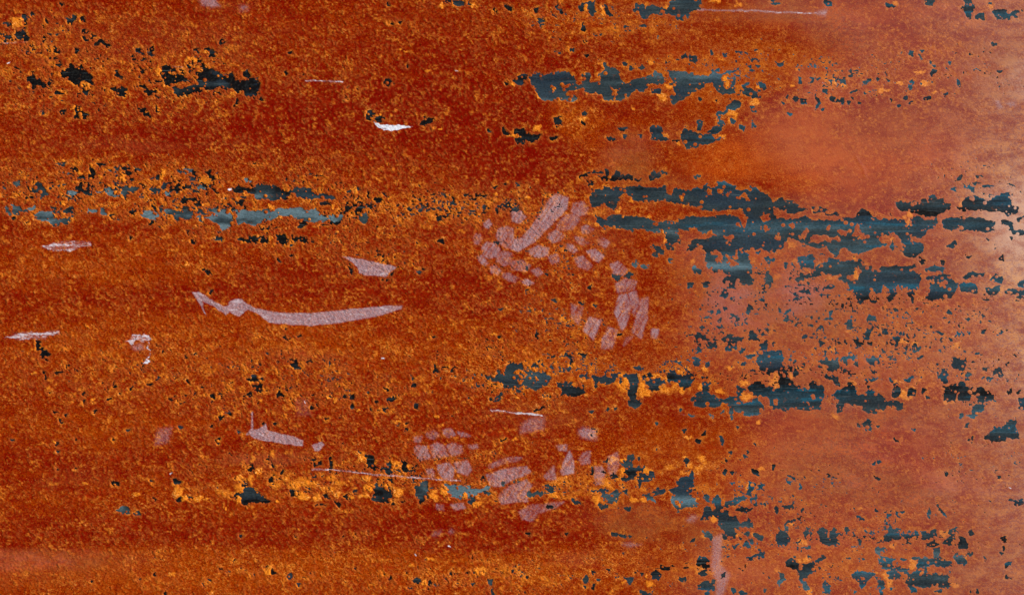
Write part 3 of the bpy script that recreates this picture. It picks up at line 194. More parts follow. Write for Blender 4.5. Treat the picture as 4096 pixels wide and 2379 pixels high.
# bright orange rust: x,y,rx,ry
ORANGE = {
'00': "430,400,38,28;285,165,22,15;545,540,28,24;745,700,42,32;850,840,48,30;1410,700,28,18;1560,700,28,42;1580,740,22,20;1650,690,22,30;1870,590,60,30;1940,595,40,20;2040,520,32,18;2140,905,28,15;2290,920,28,20;590,895,18,18;330,460,32,18;1530,880,22,20;1460,915,22,18;1640,850,40,15;1440,1110,40,16;285,850,15,30;180,220,70,60;1240,940,22,16;700,250,25,15;800,215,16,14;720,1060,20,20;1560,1080,25,20",
'01': "1820,1270,16,16;1240,760,24,15;1700,715,24,16;2500,1330,28,22;1420,490,14,14;1200,1140,40,12;2120,50,34,20;1820,50,22,30;1330,1140,24,16;1470,510,16,14;1650,1195,14,22",
'02': "720,70,34,58;900,110,38,48;1320,115,42,42;1320,45,42,18;1510,70,22,38;2000,20,55,22;2240,50,44,26;1150,160,22,16;940,635,22,16;890,920,22,28;740,930,16,16;790,915,18,22;2160,1110,58,42;2170,1185,55,36;2390,1000,42,38;2060,585,24,16;2105,800,40,55;1450,930,44,32;1540,850,42,44;1500,960,55,44;20,830,22,22;240,1260,48,28;30,1340,34,26;690,1170,44,26;1500,1340,32,20;1640,1410,24,16;255,960,34,28;2080,1335,42,16;630,880,24,16;1180,1080,18,12;1370,625,18,16;800,90,30,18;2440,860,40,20",
'03': "1250,30,34,22;1960,65,22,15;620,800,55,32;740,840,32,22;300,690,24,16;240,845,24,16;1300,820,44,22;1500,720,60,16;2340,640,32,16;1550,820,52,26;1640,900,34,16;1150,900,80,22;2200,60,24,16",
'10': "1200,280,44,44;915,158,18,14;745,200,26,18;1340,190,24,18;1610,250,34,52;1140,405,16,46;630,530,28,15;180,470,44,22;310,460,34,20;1000,290,34,22;1960,415,32,16;2440,450,34,14;2020,545,24,22;620,135,22,20;1440,470,28,22;1860,490,18,14;540,660,32,20;2295,650,16,52;285,740,22,18;2500,870,24,20;1840,1130,22,26;800,245,38,28",
'11': "980,400,38,28;340,440,22,62;160,570,34,24;50,610,28,22;140,890,34,32;230,680,28,22;560,600,40,14;1310,490,14,20;1745,640,18,20;2190,665,22,14;990,690,14,18;1360,685,30,14;880,530,18,18;750,570,16,18;1930,410,18,14;2370,450,16,14;1365,1045,14,16;800,830,18,14",
'12': "1175,500,28,36;780,350,28,28;1050,610,28,26;160,490,28,22;830,745,32,16;1665,480,14,22;1500,900,22,62;1495,820,16,34;1045,215,26,14;1695,560,18,22;1900,1360,24,20;1330,670,26,16;1805,1415,18,18;1600,500,14,12;2360,1110,16,14;1780,1110,36,40",
'13': "100,500,28,16;1380,655,42,32;1380,725,22,30;430,600,12,34;505,1140,28,34;360,1200,44,32;865,1235,32,64;850,1080,16,34;1895,525,34,54;2200,1280,28,34;2300,1380,44,52;2475,760,38,38;2050,310,22,14;270,1110,44,34;80,1260,44,28;1225,890,12,24;620,1280,64,28;230,935,54,34;890,685,22,14;1655,1305,20,14",
'20': "330,745,34,18;475,890,16,22;2480,820,38,26;2185,1130,34,12;860,282,18,12;920,1015,16,16;540,1420,26,20",
'21': "710,980,34,22;780,1010,18,22;1000,1105,18,16;35,1020,28,16;110,1115,16,12;1900,690,38,16;2335,350,32,18;1400,1220,34,16;1830,1255,22,14;1780,1170,28,12;1110,665,14,18",
'22': "490,210,26,42;962,330,18,14;1640,640,24,20;1650,735,44,24;1735,710,54,32;1420,760,62,26;1490,785,34,22;1245,780,30,26;1115,830,34,38;1285,860,44,52;1320,930,42,44;1220,980,22,22;1275,950,52,28;1855,890,28,38;2050,915,54,32;2290,850,62,38;2310,970,70,42;2390,550,44,12;2420,1215,22,28;1675,910,22,36;50,980,24,18;730,960,24,18;580,670,34,28;2140,690,30,26;1730,1370,34,22;30,1390,24,16;1895,700,44,34;1115,830,30,30",
'23': "60,820,54,74;180,240,24,14;790,320,34,14;640,500,34,42;610,600,26,16;310,700,34,22;235,770,28,24;1392,290,16,10;1830,390,22,14;1850,470,44,48;1330,425,54,34;1450,460,44,24;1680,540,34,16;1330,960,110,50;1270,840,40,16;1420,880,22,12;1070,500,28,16;1120,1115,36,14;1850,1000,26,20;1790,1035,64,16;665,1160,34,26;2050,1145,14,12;2190,690,34,12;1500,800,18,18;830,850,36,26",
'30': "1740,440,62,56;1810,490,64,26;1950,500,54,34;2040,520,34,18;2350,310,54,28;2480,110,22,34;2350,500,34,54;830,368,24,16;2225,615,18,16;1340,480,54,22;1700,1245,34,18;2470,330,24,60",
'31': "1040,110,54,52;1380,170,48,44;470,480,50,60;1100,400,44,38;1410,450,44,52;1760,480,54,54;1850,430,38,42;1880,510,34,30;2040,480,42,28;2175,560,38,26;160,80,24,34;30,250,34,42;205,530,16,22;940,490,30,22;800,470,40,24;1060,490,60,24;130,1220,52,52;1660,1340,54,44;1525,1165,24,16;2220,1220,84,26;425,810,14,14;1710,1095,34,20;1270,370,50,14;1500,180,18,24;600,500,50,30",
'32': "1000,130,54,34;1080,128,40,22;1090,250,22,52;1245,265,20,18;1350,235,54,42;840,510,52,44;595,565,18,16;400,460,44,34;180,470,22,16;900,580,26,20;1200,520,42,32;1300,520,34,30;1870,120,44,36;1700,100,34,20;1760,200,44,22;1820,520,26,26;1650,570,18,18;2460,215,24,22;2330,400,42,34;2000,720,34,42;1890,885,28,22;2215,860,22,24;2370,880,14,38;1100,1320,24,18;1360,1360,42,34;70,1195,28,24;1860,1190,34,18;1350,1260,22,28;545,295,22,14;765,350,14,20",
'33': "90,1210,34,28;240,745,34,14;340,940,52,30;360,1110,64,22;440,300,22,14;900,610,34,14;1740,850,42,28;1950,1090,22,24;1430,1150,44,44;1500,1230,18,28;1840,1370,44,34;1200,1340,42,42;1160,1270,52,52;1060,1230,26,16;1722,350,14,14;2290,335,34,16;410,1420,42,34;1220,970,42,32;130,1340,26,20",
}
# marks on the rust: kind|label|strength dust|strength white|outline
MARKS = [
('00','scratch','thin pale scratch at the far left edge',.3,.5,'line4','-40,432 80,425 180,424 270,415'),
('00','scratch','short faint scratch among the upper left flakes',.4,.4,'line3','1700,657 1800,663'),
('00','white_fleck','tiny white fleck near the left edge',0,.95,'poly','68,640 78,622 102,612 95,632'),
('00','dust_smear','pinkish dust smear cut by the top edge',.8,.05,'poly','1950,-20 2120,-20 2165,60 2080,77 1990,50'),
('00','dust_smear','small mauve dust spot near the top edge',.55,0,'poly','2360,60 2440,60 2440,110 2370,115'),
('01','scratch','dashed white scratch below the smooth red band',.5,.7,'line6','490,797 600,797 700,803 850,808'),
('01','paint_chip','bright white paint streak pointing right',0,1.0,'poly','1150,1203 1200,1210 1240,1230 1380,1230 1470,1240 1552,1246 1470,1262 1440,1277 1400,1290 1340,1298 1280,1287 1200,1257 1180,1225'),
('01','white_fleck','tiny white sliver right of centre top',0,.9,'poly','1953,690 1975,693 1992,708 1965,704'),
('02','scratch','long pinkish scratch near the top edge, ending in a knob',.75,.45,'line7','1820,100 2100,104 2350,108 2520,118 2800,128 3020,134'),
('03','dust_smear','pale knob at the end of the long scratch',.8,.4,'poly','470,130 540,100 582,90 582,130 560,168 530,160'),
('03','dust_smear','faint lilac scuff at the right edge, left one',.7,.2,'poly','2228,985 2270,990 2315,1062 2270,1078'),
('03','dust_smear','faint lilac scuff at the right edge, right one',.7,.2,'poly','2340,1020 2420,1000 2450,1040 2380,1055'),
('03','white_fleck','white fleck right of the speckled orange patch',0,.9,'poly','520,805 545,812 562,830 540,824'),
('10','white_smear','lens shaped whitish smear on the left',.35,.55,'poly','395,965 560,915 720,905 880,908 905,940 720,1002 600,1010 480,992'),
('10','white_fleck','small white crust ring beside a dark gap',.0,.95,'poly','2236,402 2250,388 2280,392 2284,412 2258,418'),
('11','scuff_mark','blade shaped lilac scuff with blue edge',1.0,.32,'poly','850,1055 1000,1080 1200,1120 1385,1160 1360,1190 1310,1225 1280,1262 1080,1247 1010,1220 1000,1160 940,1110'),
('20','scuff_mark','long lilac swoosh with a zigzag left end',1.0,.34,'poly','1890,-58 1960,-60 2050,0 2150,60 2210,88 2248,78 2256,35 2320,12 2380,18 2440,60 2520,105 2720,145 3070,155 3420,115 3820,78 3965,85 3950,112 3720,182 3470,228 3270,258 3070,277 2820,264 2660,247 2600,215 2560,172 2520,152 2440,112 2410,132 2360,187 2310,177 2270,142 2230,172 2180,142 2100,82 2000,42 2000,100 2037,185 2010,155 1965,60'),
('20','white_smear','streaky white smear on the lower left',.35,.6,'poly','50,385 200,338 480,333 595,330 585,362 460,397 250,417 120,412'),
('20','bird_dropping','white spattered dropping with a thin tail',.2,.66,'poly','1228,442 1280,388 1380,356 1512,400 1500,424 1440,440 1350,432 1300,475 1270,465'),
('20','bird_dropping','curled tail of the white dropping',.3,.75,'line7','1462,455 1480,520 1465,580 1450,620'),
('20','bird_dropping','white drop at the tail end',.1,.95,'poly','1408,635 1440,612 1480,618 1460,665 1415,662'),
('20','dust_smear','faint grey haze under the white dropping',.7,.1,'poly','1290,480 1400,450 1420,500 1340,525'),
('20','scuff_mark','narrow curved lilac stroke',.9,.15,'line8','2484,1130 2484,1290 2432,1345'),
('20','dust_smear','blurred mauve spot low on the left',.45,0,'poly','1560,1290 1700,1270 1660,1430 1530,1450 1530,1380'),
('21','scuff_mark','club shaped lilac scuff below the swoosh',1.0,.3,'poly','-60,1300 20,1290 100,1235 112,1300 250,1340 400,1370 465,1402 462,1458 380,1452 200,1422 20,1397 -60,1350'),
('21','scuff_mark','small lilac wedge beside the club shaped scuff',1.0,.3,'poly','545,1450 650,1418 675,1450 660,1470 620,1515 580,1505'),
('21','white_fleck','tiny white dash in the middle of the sheet',0,.9,'poly','1228,590 1270,590 1270,603 1235,603'),
('21','white_fleck','tiny white splinter above the lower scuffs',0,.9,'poly','470,1018 482,1018 495,1060 486,1058'),
('21','scratch','cream scratch above the lower shoe print',.5,.72,'line8','2320,1110 2420,1115 2520,1135 2620,1135 2720,1145 2815,1160'),
('31','scratch','long rough pink scratch above the orange flakes',.75,.5,'line6','560,225 760,225 900,240 1150,275 1350,285 1550,302 1800,325 2010,332'),
('31','white_fleck','white fleck low in the middle, upper one',0,.8,'poly','1883,972 1900,965 1925,995 1915,1005'),
('31','white_fleck','white fleck low in the middle, lower one',0,.8,'poly','1556,1052 1570,1050 1588,1072 1575,1078'),
('31','dust_smear','tiny lilac spot low in the middle',.8,.3,'poly','1905,830 1925,815 1942,842 1915,852'),
('31','dust_smear','small pink smudge low in the middle',.5,0,'poly','1728,870 1760,838 1825,825 1820,860 1750,880'),
('32','dust_smear','vertical pinkish drip beside the dark patches',.65,.06,'poly','1965,890 2070,860 2068,1000 2055,1150 2150,1260 2120,1360 2060,1500 2000,1500 2010,1330 1960,1180 1968,1000'),
('32','dust_smear','faint pale lens low on the right of centre',.7,.12,'poly','1080,958 1160,945 1270,965 1160,985'),
('32','dust_smear','pale smudge left of the stepped dark patch',.6,.12,'poly','1710,720 1770,670 1830,690 1800,740 1730,745'),
('33','white_fleck','tiny white fleck near the right edge',0,.9,'poly','2360,402 2380,402 2402,418 2375,414'),
('30','white_fleck','white fleck above the orange flakes',0,.9,'poly','1665,256 1715,252 1690,272 1672,275'),
('22','white_fleck','short pale dash right of the lower print',.2,.5,'poly','1655,1140 1705,1148 1700,1158 1670,1155'),
('22','dust_smear','pale blue grey scrape right of the lower print',.8,.25,'poly','650,1320 700,1275 830,1300 832,1395 760,1400 680,1370'),
('21','dust_smear','pink cloud above the club shaped scuff',.2,0,'poly','380,1000 520,1000 540,1160 400,1160'),
('22','dust_smear','pink smudge under the cream scratch',.55,0,'poly','90,1240 190,1180 320,1170 310,1300 190,1320 80,1335'),
]
# the two shoe prints: tread blocks
PRINTS = [
('shoe_print','upper shoe print of slanting bars and blocks','11',"2140,885 2165,840 2205,845 2222,885 2190,935 2150,935;2225,960 2270,925 2350,930 2398,990 2370,1060 2300,1078 2240,1050;2380,800 2460,765 2530,790 2540,960 2470,980 2400,930 2370,860;2370,1040 2440,1005 2520,1030 2510,1130 2440,1150 2370,1110;2180,1060 2220,1050 2285,1125 2260,1145 2200,1110;2310,1165 2360,1150 2410,1200 2380,1238 2320,1220;2430,1230 2500,1225 2560,1290 2500,1300 2440,1270;2245,730 2290,700 2320,740 2290,775 2255,770;2950,450 3070,480 3060,590 2750,900 2580,1010 2520,985 2510,900 2620,880 2770,690 2900,480;3120,540 3220,525 3270,590 3250,650 3180,662 3105,620;2965,740 3050,648 3140,650 3190,690 3110,792 3020,802 2965,782;2885,840 2960,798 3032,850 2990,902 2920,922 2878,880;3200,770 3260,752 3322,790 3280,832 3220,832;3140,870 3200,868 3272,930 3230,952 3170,922;2690,1000 2770,958 2882,980 2870,1042 2790,1072 2700,1042;3060,940 3120,950 3162,1000 3120,1022 3060,982;3360,900 3420,878 3482,920 3440,972 3380,942;3258,1010 3340,988 3422,1060 3370,1112 3320,1092;2880,1060 2960,1038 2982,1100 2910,1132;3138,1080 3220,1058 3312,1150 3260,1192 3170,1152;2520,1110 2620,1098 2702,1150 2650,1202 2520,1192;2520,620 2610,618 2652,670 2600,732 2520,712;2708,1200 2780,1178 2822,1220 2770,1257;2520,1255 2582,1270 2550,1312 2520,1302;2608,1300 2670,1288 2732,1320 2670,1342;3488,1140 3560,1108 3652,1190 3610,1242 3520,1232;3540,1330 3640,1280 3742,1300 3720,1385 3560,1415;3575,1440 3640,1430 3690,1560 3640,1740 3600,1784 3530,1614;3670,1420 3740,1400 3770,1520 3720,1640 3690,1540;3790,1480 3860,1464 3850,1664 3790,1864 3700,1804 3745,1660;3110,1524 3222,1564 3170,1732 3110,1664;3280,1660 3397,1684 3320,1876 3223,1784;3470,1760 3562,1784 3500,1966 3400,1966 3410,1864;3640,1864 3712,1842 3620,1936;3900,1772 3962,1782 3942,1866 3893,1854"),
('shoe_print','lower shoe print of square blocks and wide bars','31',"1675,-134 1760,-156 1802,-110 1750,-78 1685,-92;1838,-164 1920,-176 1962,-112 1900,-94 1848,-124;1988,-144 2060,-134 2112,-104 2020,-98;1558,-94 1632,-104 1620,-48 1568,-52;1565,10 1590,-10 1680,-2 1715,108 1620,136 1572,62;1718,-10 1780,-38 1850,-10 1890,92 1742,112;1878,-10 1940,-36 2020,-10 2032,62 1930,92;1788,182 1900,163 1952,220 1930,312 1840,312 1798,252;1950,157 2080,138 2122,230 2080,282 1980,242;1678,222 1742,218 1752,302 1688,292;2290,185 2400,130 2520,105 2612,110 2570,142 2440,162 2300,217;2270,282 2400,235 2520,210 2662,198 2702,250 2620,292 2520,322 2400,392 2310,382;2400,472 2470,400 2560,368 2660,328 2722,380 2660,452 2672,532 2530,547 2420,562 2388,510;2590,642 2700,580 2900,558 3032,543 2940,602 2780,652 2722,732 2620,712;1778,568 1842,573 1842,622 1778,612;1918,570 2040,558 2062,602 1960,622;2840,290 2930,188 2952,317 2860,322;3000,240 3040,130 3090,43 3120,120 3127,262 3020,272;3180,130 3220,60 3292,48 3282,162 3200,172;3338,200 3400,188 3432,250 3422,362 3350,372 3328,280;3468,100 3560,58 3572,180 3520,292 3468,252;2960,-10 3060,-16 3052,42 2980,32;2090,-10 2180,-20 2180,15 2100,15"),
]
# speck density zones in 1/2520 of the frame width: cx,cy,rx,ry,amount
SPECK = [(330,200,300,70,.55),(100,120,110,60,.5),(450,160,120,50,.4),(380,470,380,55,1.0),(350,530,320,30,.6),(1150,510,260,36,1.7),(880,520,120,35,1.2),(700,590,150,25,.5),
(950,640,150,40,.4),(700,940,420,70,.45),(1250,900,160,60,.9),(1340,930,140,50,1.2),(1560,920,220,40,.7),(1480,50,180,40,.9),(1750,170,160,60,.7),(1950,180,160,50,.6),(2120,200,260,50,.6),(2350,170,180,70,.4),
(2400,440,110,50,.7),(1980,700,160,70,1.1),(2300,780,300,120,.7),(1850,830,180,110,1.2),(2150,880,240,80,1.0),(2400,950,100,60,.6),(1000,1160,180,50,.6),(680,1160,150,50,.6),(1500,1200,260,40,.7),
(1950,1350,300,90,.9),(2250,1330,200,80,.6),(2400,1150,150,80,.4),(1250,1410,450,40,.45),(1950,1150,200,60,.5),(1350,640,150,100,.35),(1400,800,150,60,.4),(300,880,300,60,.25),(1900,1200,150,60,.7)]
# tone of the rust, same units: warm (ochre) + or - (blood red)
WARM = [(650,320,520,65,-.45),(1280,420,140,100,-.6),(750,240,500,40,-.2),(1000,700,420,60,-.12),(600,210,300,60,-.15),(1150,200,300,120,-.2),(1100,260,260,60,-.12),(300,640,350,50,.3),(250,690,260,40,.15),(350,860,420,90,.18),(200,1040,330,60,.28),
(500,1400,700,60,.34),(1500,1400,300,60,.25),(1320,60,200,60,.12),(1430,300,90,50,.15),(1780,650,130,70,.3),(1750,1080,220,90,.18),(1600,1120,160,80,.2),(2100,130,220,50,.2),(1850,120,150,60,.15),(1730,230,100,60,.25),
(1480,260,60,40,-.2),(1780,400,110,60,.1),(700,820,500,60,.2),(1000,870,300,60,.15),(2000,1400,300,60,.4),(350,1220,400,40,.25),(700,1310,800,35,-.15),(1250,1310,250,60,-.15),(2300,860,250,90,.2),(2430,550,120,70,.2),(2000,350,300,60,.05),(350,400,300,40,.1),(1950,20,300,20,.3)]
VIVID = [(1780,390,90,55,.9),(2010,140,40,60,.2),(1950,370,110,90,.7),(2080,430,120,70,.35),(1900,60,60,15,.3),(2120,30,150,20,.3),(1700,150,150,50,.2),(1880,1130,60,60,.25),(1980,1060,80,60,.3),(2030,260,60,60,.3),(2200,370,200,70,.3),(1760,1180,80,40,.2),(1900,640,80,40,.2)]
DUST_SHEEN = [(1545,385,60,60,.55),(1480,560,60,60,.2),(1250,560,90,60,.15),(1600,440,120,25,.25),(1900,34,230,16,.3),(2080,90,60,45,.3),(1990,650,60,110,.35),(1880,740,110,90,.3),(1780,740,60,90,.35),(2020,1130,130,80,.4),(1560,1275,120,35,.45),(1720,700,60,120,.3),(1660,330,60,30,.2),(1850,500,200,20,.25),(1420,1380,60,20,.2),(80,1375,190,24,.4),(300,100,300,60,.12),(560,15,60,14,.2),(2100,330,200,60,.3),(1650,20,120,14,.25),
(1650,480,180,14,.25),(2120,1010,140,40,.3),(2200,1200,180,50,.3),(1990,200,30,60,.4),(1600,1300,100,60,.2),(1730,1330,40,60,.35),(200,1180,100,20,.12),(1500,230,80,14,.25),(650,1130,100,16,.35),(300,360,200,14,.12),(750,880,100,20,.15),(1350,1020,150,30,.2),(2050,760,100,60,.3),(1750,600,80,20,.3),(1420,590,40,30,.1),(2540,620,160,300,.18)]  # last zone is the pale sheen painted at the right edge

# ------------------------------------------------------------------ numeric helpers
rng = np.random.default_rng(7)
TABLES = [rng.random((256, 256)).astype(np.float32) for _ in range(6)]
def vnoise(x, y, seed=0):
    t = TABLES[seed % 6]
    x = x + 37.3 * seed; y = y + 91.7 * seed
    xi = np.floor(x); yi = np.floor(y)
    fx = x - xi; fy = y - yi
    fx = fx * fx * fx * (fx * (fx * 6 - 15) + 10); fy = fy * fy * fy * (fy * (fy * 6 - 15) + 10)
    xi = xi.astype(np.int64) & 255; yi = yi.astype(np.int64) & 255
    x1 = (xi + 1) & 255; y1 = (yi + 1) & 255
    return (t[yi, xi] * (1 - fx) + t[yi, x1] * fx) * (1 - fy) + (t[y1, xi] * (1 - fx) + t[y1, x1] * fx) * fy
def fbm(x, y, seed=0, octaves=3, gain=.5):
    s = 0; a = 1; tot = 0
    for k in range(octaves):
        s = s + a * vnoise(x * 2 ** k, y * 2 ** k, seed + k); tot += a; a *= gain
    return (s / tot - .5) * 2
def smooth(e0, e1, v):
    t = np.clip((v - e0) / (e1 - e0), 0, 1); return t * t * (3 - 2 * t)
def tile_pts(tile, text, sep=" "):
    k = 1024.0 / 2520.0
    ox, oy = int(tile[1]) * 1024.0, int(tile[0]) * 595.0
    return np.array([[ox + float(a) * k, oy + float(b) * k] for a, b in (p.split(",") for p in text.split())])
def poly_sd(px, py, P):                # signed distance, positive inside
    d2 = np.full(px.shape, 1e12); ins = np.zeros(px.shape, bool)
    n = len(P)
    for i in range(n):
        ax, ay = P[i]; bx, by = P[(i + 1) % n]
        ex, ey = bx - ax, by - ay
        wx, wy = px - ax, py - ay
        t = np.clip((wx * ex + wy * ey) / (ex * ex + ey * ey + 1e-9), 0, 1)
        d2 = np.minimum(d2, (wx - t * ex) ** 2 + (wy - t * ey) ** 2)
        if ay != by:
            c = (ay > py) != (by > py)
            ins ^= c & (px < (bx - ax) * (py - ay) / (by - ay) + ax)
    return np.where(ins, 1, -1) * np.sqrt(d2)
def line_sd(px, py, P, w):
    d2 = np.full(px.shape, 1e12)
    for i in range(len(P) - 1):
        ax, ay = P[i]; ex, ey = P[i + 1] - P[i]
        wx, wy = px - ax, py - ay
        t = np.clip((wx * ex + wy * ey) / (ex * ex + ey * ey + 1e-9), 0, 1)
        d2 = np.minimum(d2, (wx - t * ex) ** 2 + (wy - t * ey) ** 2)
    return w - np.sqrt(d2)

# ------------------------------------------------------------------ the lattice of the sheet's surface (photograph pixels)
STEP = 3.3
def axis(lo, hi, far_lo, far_hi):
    a = list(np.arange(lo, hi, STEP)); d = STEP * 2; v = a[-1]
    while v < far_hi: v += d; a.append(v); d = min(d * 1.6, 400)
    d = STEP * 2; v = a[0]; pre = []
    while v > far_lo: v -= d; pre.append(v); d = min(d * 1.6, 400)
    return np.array(pre[::-1] + a)
XA = axis(-230, 4326, -5200, 9300); YA = axis(-180, 2560, -4200, 6600)
NX, NY = len(XA), len(YA)
X, Y = np.meshgrid(XA, YA)
inside = smooth(-230, -205, X) * smooth(4326, 4300, X) * smooth(-180, -155, Y) * smooth(2560, 2535, Y)
def box(x0, y0, x1, y1):
    return slice(max(np.searchsorted(YA, y0) - 1, 0), np.searchsorted(YA, y1) + 1), slice(max(np.searchsorted(XA, x0) - 1, 0), np.searchsorted(XA, x1) + 1)

WX = X + 6.5 * fbm(X / 26, Y / 22, 1, 2) + 5.5 * fbm(X / 11, Y / 11, 2, 2); WY = Y + 6.5 * fbm(X / 26, Y / 22, 4, 2) + 5.5 * fbm(X / 11, Y / 11, 5, 2)

# bare steel: signed field F > 0 where the crust has flaked off
F = np.full(X.shape, -40.0); TONE = np.full(X.shape, .35)
def each(d):
    for tile, text in d.items():
        for item in text.replace("\n", ";").split(";"):
            if item.strip(): yield tile, item.strip()
for tile, item in each(PATCH):
    tone, pts = item.split("|"); P = tile_pts(tile, pts)
    s = box(P[:, 0].min() - 40, P[:, 1].min() - 40, P[:, 0].max() + 40, P[:, 1].max() + 40)
    size = min(np.ptp(P[:, 0]), np.ptp(P[:, 1])); k = min(1.0, .35 + size / 60.0)
    d = poly_sd(X[s] + (WX[s] - X[s]) * k, Y[s] + (WY[s] - Y[s]) * k, P) + (3.6 if P[:, 0].mean() > 1950 else 2.4)
    up = d > F[s]
    TONE[s] = np.where(up, float(tone), TONE[s]); F[s] = np.where(up, d, F[s])
for tile, item in each(ISLE):
    P = tile_pts(tile, item)
    s = box(P[:, 0].min() - 30, P[:, 1].min() - 30, P[:, 0].max() + 30, P[:, 1].max() + 30)
    F[s] = np.minimum(F[s], -poly_sd(WX[s], WY[s], P))
F = np.clip(F, -40, 60) + 2.2 * fbm(X / 9, Y / 8, 3, 2)
F = np.where((F > 0) & (F < 40), F - 9 * smooth(.25, .75, fbm(X / 17, Y / 13, 2, 2)) * np.where(X < 1950, 1.0, .55), F)
TONE = TONE + np.where(X < 1950, .42, .12) * fbm(X / 60, Y / 22, 1, 2) - np.where(X < 1950, .20 * smooth(.75, .45, TONE), .0)
# scattered pin holes and specks
U = X / 1.6254; V = Y / 1.6254
dens = .07 + .05 * fbm(X / 300, Y / 120, 2, 2)
for cx, cy, rx, ry, a in SPECK:
    dens = dens + a * np.exp(-(((U - cx) / rx) ** 2 + ((V - cy) / ry) ** 2) * 1.1)
def speck(px, py, seed, cover, size):
    z = fbm(X / px + .15 * fbm(X / 30, Y / 30, seed), Y / py, seed, 2); z = (z - z.mean()) / z.std()
    p = np.clip(cover, 1e-5, .4)
    t = np.sqrt(-2 * np.log(p)); zp = t - (2.30753 + .27061 * t) / (1 + .99229 * t + .04481 * t * t)
    return (z - zp) * size
clump = np.clip(.5 + 1.1 * fbm(X / 75, Y / 45, 5, 2), .05, 1.6)
SP = np.maximum(speck(14, 9.5, 0, .062 * dens * clump, 6), speck(27, 15, 3, .038 * np.maximum(dens - .2, 0) * clump, 8))
SP = np.maximum(SP, speck(8.5, 7, 2, .19 * np.maximum(dens - .03, 0) * clump * np.where(X < 2300, 1.3, .8), 4))
ridge = 1 - np.abs(fbm(X / 30, Y / 24, 4, 3)) * 9                     # hairline cracks between the nodules of the busiest bands
SP = np.maximum(SP, np.where(dens * clump > .6, (ridge - .05) * 5 * smooth(.6, 1.8, dens * clump) - 1.0 + 1.5 * fbm(X / 14, Y / 14, 1, 2), -20))
spk_tone = np.where(X < 2050, .02 + .35 * fbm(X / 60, Y / 60, 4, 1) + .10 * np.exp(-((V - 500) / 60) ** 2), .36)
TONE = np.where(SP > F, spk_tone, TONE); F = np.maximum(F, np.minimum(SP, 8))
# rust nodules sitting on and along the bare steel
NODE = np.zeros(X.shape)
pts = rng.random((90000, 2)) * [4500, 2700] + [-200, -160]
ix = np.clip(np.searchsorted(XA, pts[:, 0]), 0, NX - 1); iy = np.clip(np.searchsorted(YA, pts[:, 1]), 0, NY - 1)
f0 = F[iy, ix]
left = pts[:, 0] < 1900
prob = np.where(f0 < -7, 0, np.where(f0 < 4, np.where(left, .55, .42), np.where(f0 < 12, .20, .04)))
busy = np.exp(-(((pts[:, 0] - 1830) / 450) ** 2 + ((pts[:, 1] - 830) / 70) ** 2))
pick = np.where(rng.random(len(pts)) < prob)[0]
for i in pick:
    r = 3.0 + 6.0 * rng.random() ** 2.6
    x, y = pts[i]; s = box(x - r - 9, y - r - 9, x + r + 9, y + r + 9)
    d = np.hypot(X[s] - x, (Y[s] - y) * 1.1) - r
    F[s] = np.minimum(F[s], d)
    NODE[s] = np.maximum(NODE[s], smooth(1.5, -r * .7, d))
F = np.where(inside > .5, F, -20.0)
F = np.where(np.abs(F) < .04, .04, F)
edge = np.exp(-(np.clip(-F, 0, 60) / 7.0) ** 2)              # crust lying within a few millimetres of bare steel

# ------------------------------------------------------------------ colour masks of the rust (pigment, with a pale sheen painted in at the right)
def zones(lst):
    v = np.zeros(X.shape)
    du = U + 22 * fbm(X / 160, Y / 110, 1, 3); dv = V + 16 * fbm(X / 160, Y / 110, 4, 3)
    for cx, cy, rx, ry, a in lst:
        r = ((du - cx) / rx) ** 2 + ((dv - cy) / ry) ** 2
        v = v + a * np.exp(-r * r * .7)
    return v
band = fbm(X / 900, Y / 55, 2, 3)
warm = .23 + .13 * band + .14 * fbm(X / 120, Y / 60, 5, 3) + 1.0 * zones(WARM) + .25 * np.clip(dens - .3, 0, 1)
ev = V + 7 * fbm(X / 300, Y / 300, 1, 2)
warm = warm + .20 * smooth(1346, 1360, ev) * smooth(1750, 1300, U)
dl = (U - 1335) - (V - 240) * .52 + 6 * fbm(X / 60, Y / 60, 2, 2)       # oblique edge where a lying plate once covered the steel
warm = warm + .26 * smooth(-5, 6, dl) * smooth(260, 60, dl) * smooth(215, 260, V) * smooth(480, 420, V)
vivid = np.clip(zones(VIVID) + .10 * fbm(X / 50, Y / 20, 3, 2), 0, 1)
d = zones(DUST_SHEEN)
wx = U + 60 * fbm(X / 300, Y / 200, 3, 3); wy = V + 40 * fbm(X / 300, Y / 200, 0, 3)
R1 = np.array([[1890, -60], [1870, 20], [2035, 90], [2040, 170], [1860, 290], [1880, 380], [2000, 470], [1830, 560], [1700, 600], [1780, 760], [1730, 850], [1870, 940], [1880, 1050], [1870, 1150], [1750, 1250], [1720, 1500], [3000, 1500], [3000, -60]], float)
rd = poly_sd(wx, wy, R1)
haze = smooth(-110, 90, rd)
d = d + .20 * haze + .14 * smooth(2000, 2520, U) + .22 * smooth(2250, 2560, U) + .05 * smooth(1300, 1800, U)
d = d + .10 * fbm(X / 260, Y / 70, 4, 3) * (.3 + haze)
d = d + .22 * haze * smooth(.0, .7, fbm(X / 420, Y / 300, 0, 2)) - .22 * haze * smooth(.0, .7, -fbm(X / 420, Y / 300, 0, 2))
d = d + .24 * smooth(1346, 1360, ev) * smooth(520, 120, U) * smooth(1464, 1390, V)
dust = np.clip(d, 0, 1)  # dust stains together with the sheen painted at the right edge
tan_sheen = np.clip(smooth(2150, 2560, U + 60 * fbm(X / 200, Y / 60, 1, 2)) * (.55 + .5 * np.exp(-((V - 680) / 330) ** 2)), 0, 1)  # right-edge sheen painted into the rust colour, strongest at mid-height
orange = np.zeros(X.shape); OID = np.zeros(X.shape, np.int32); n_or = 0
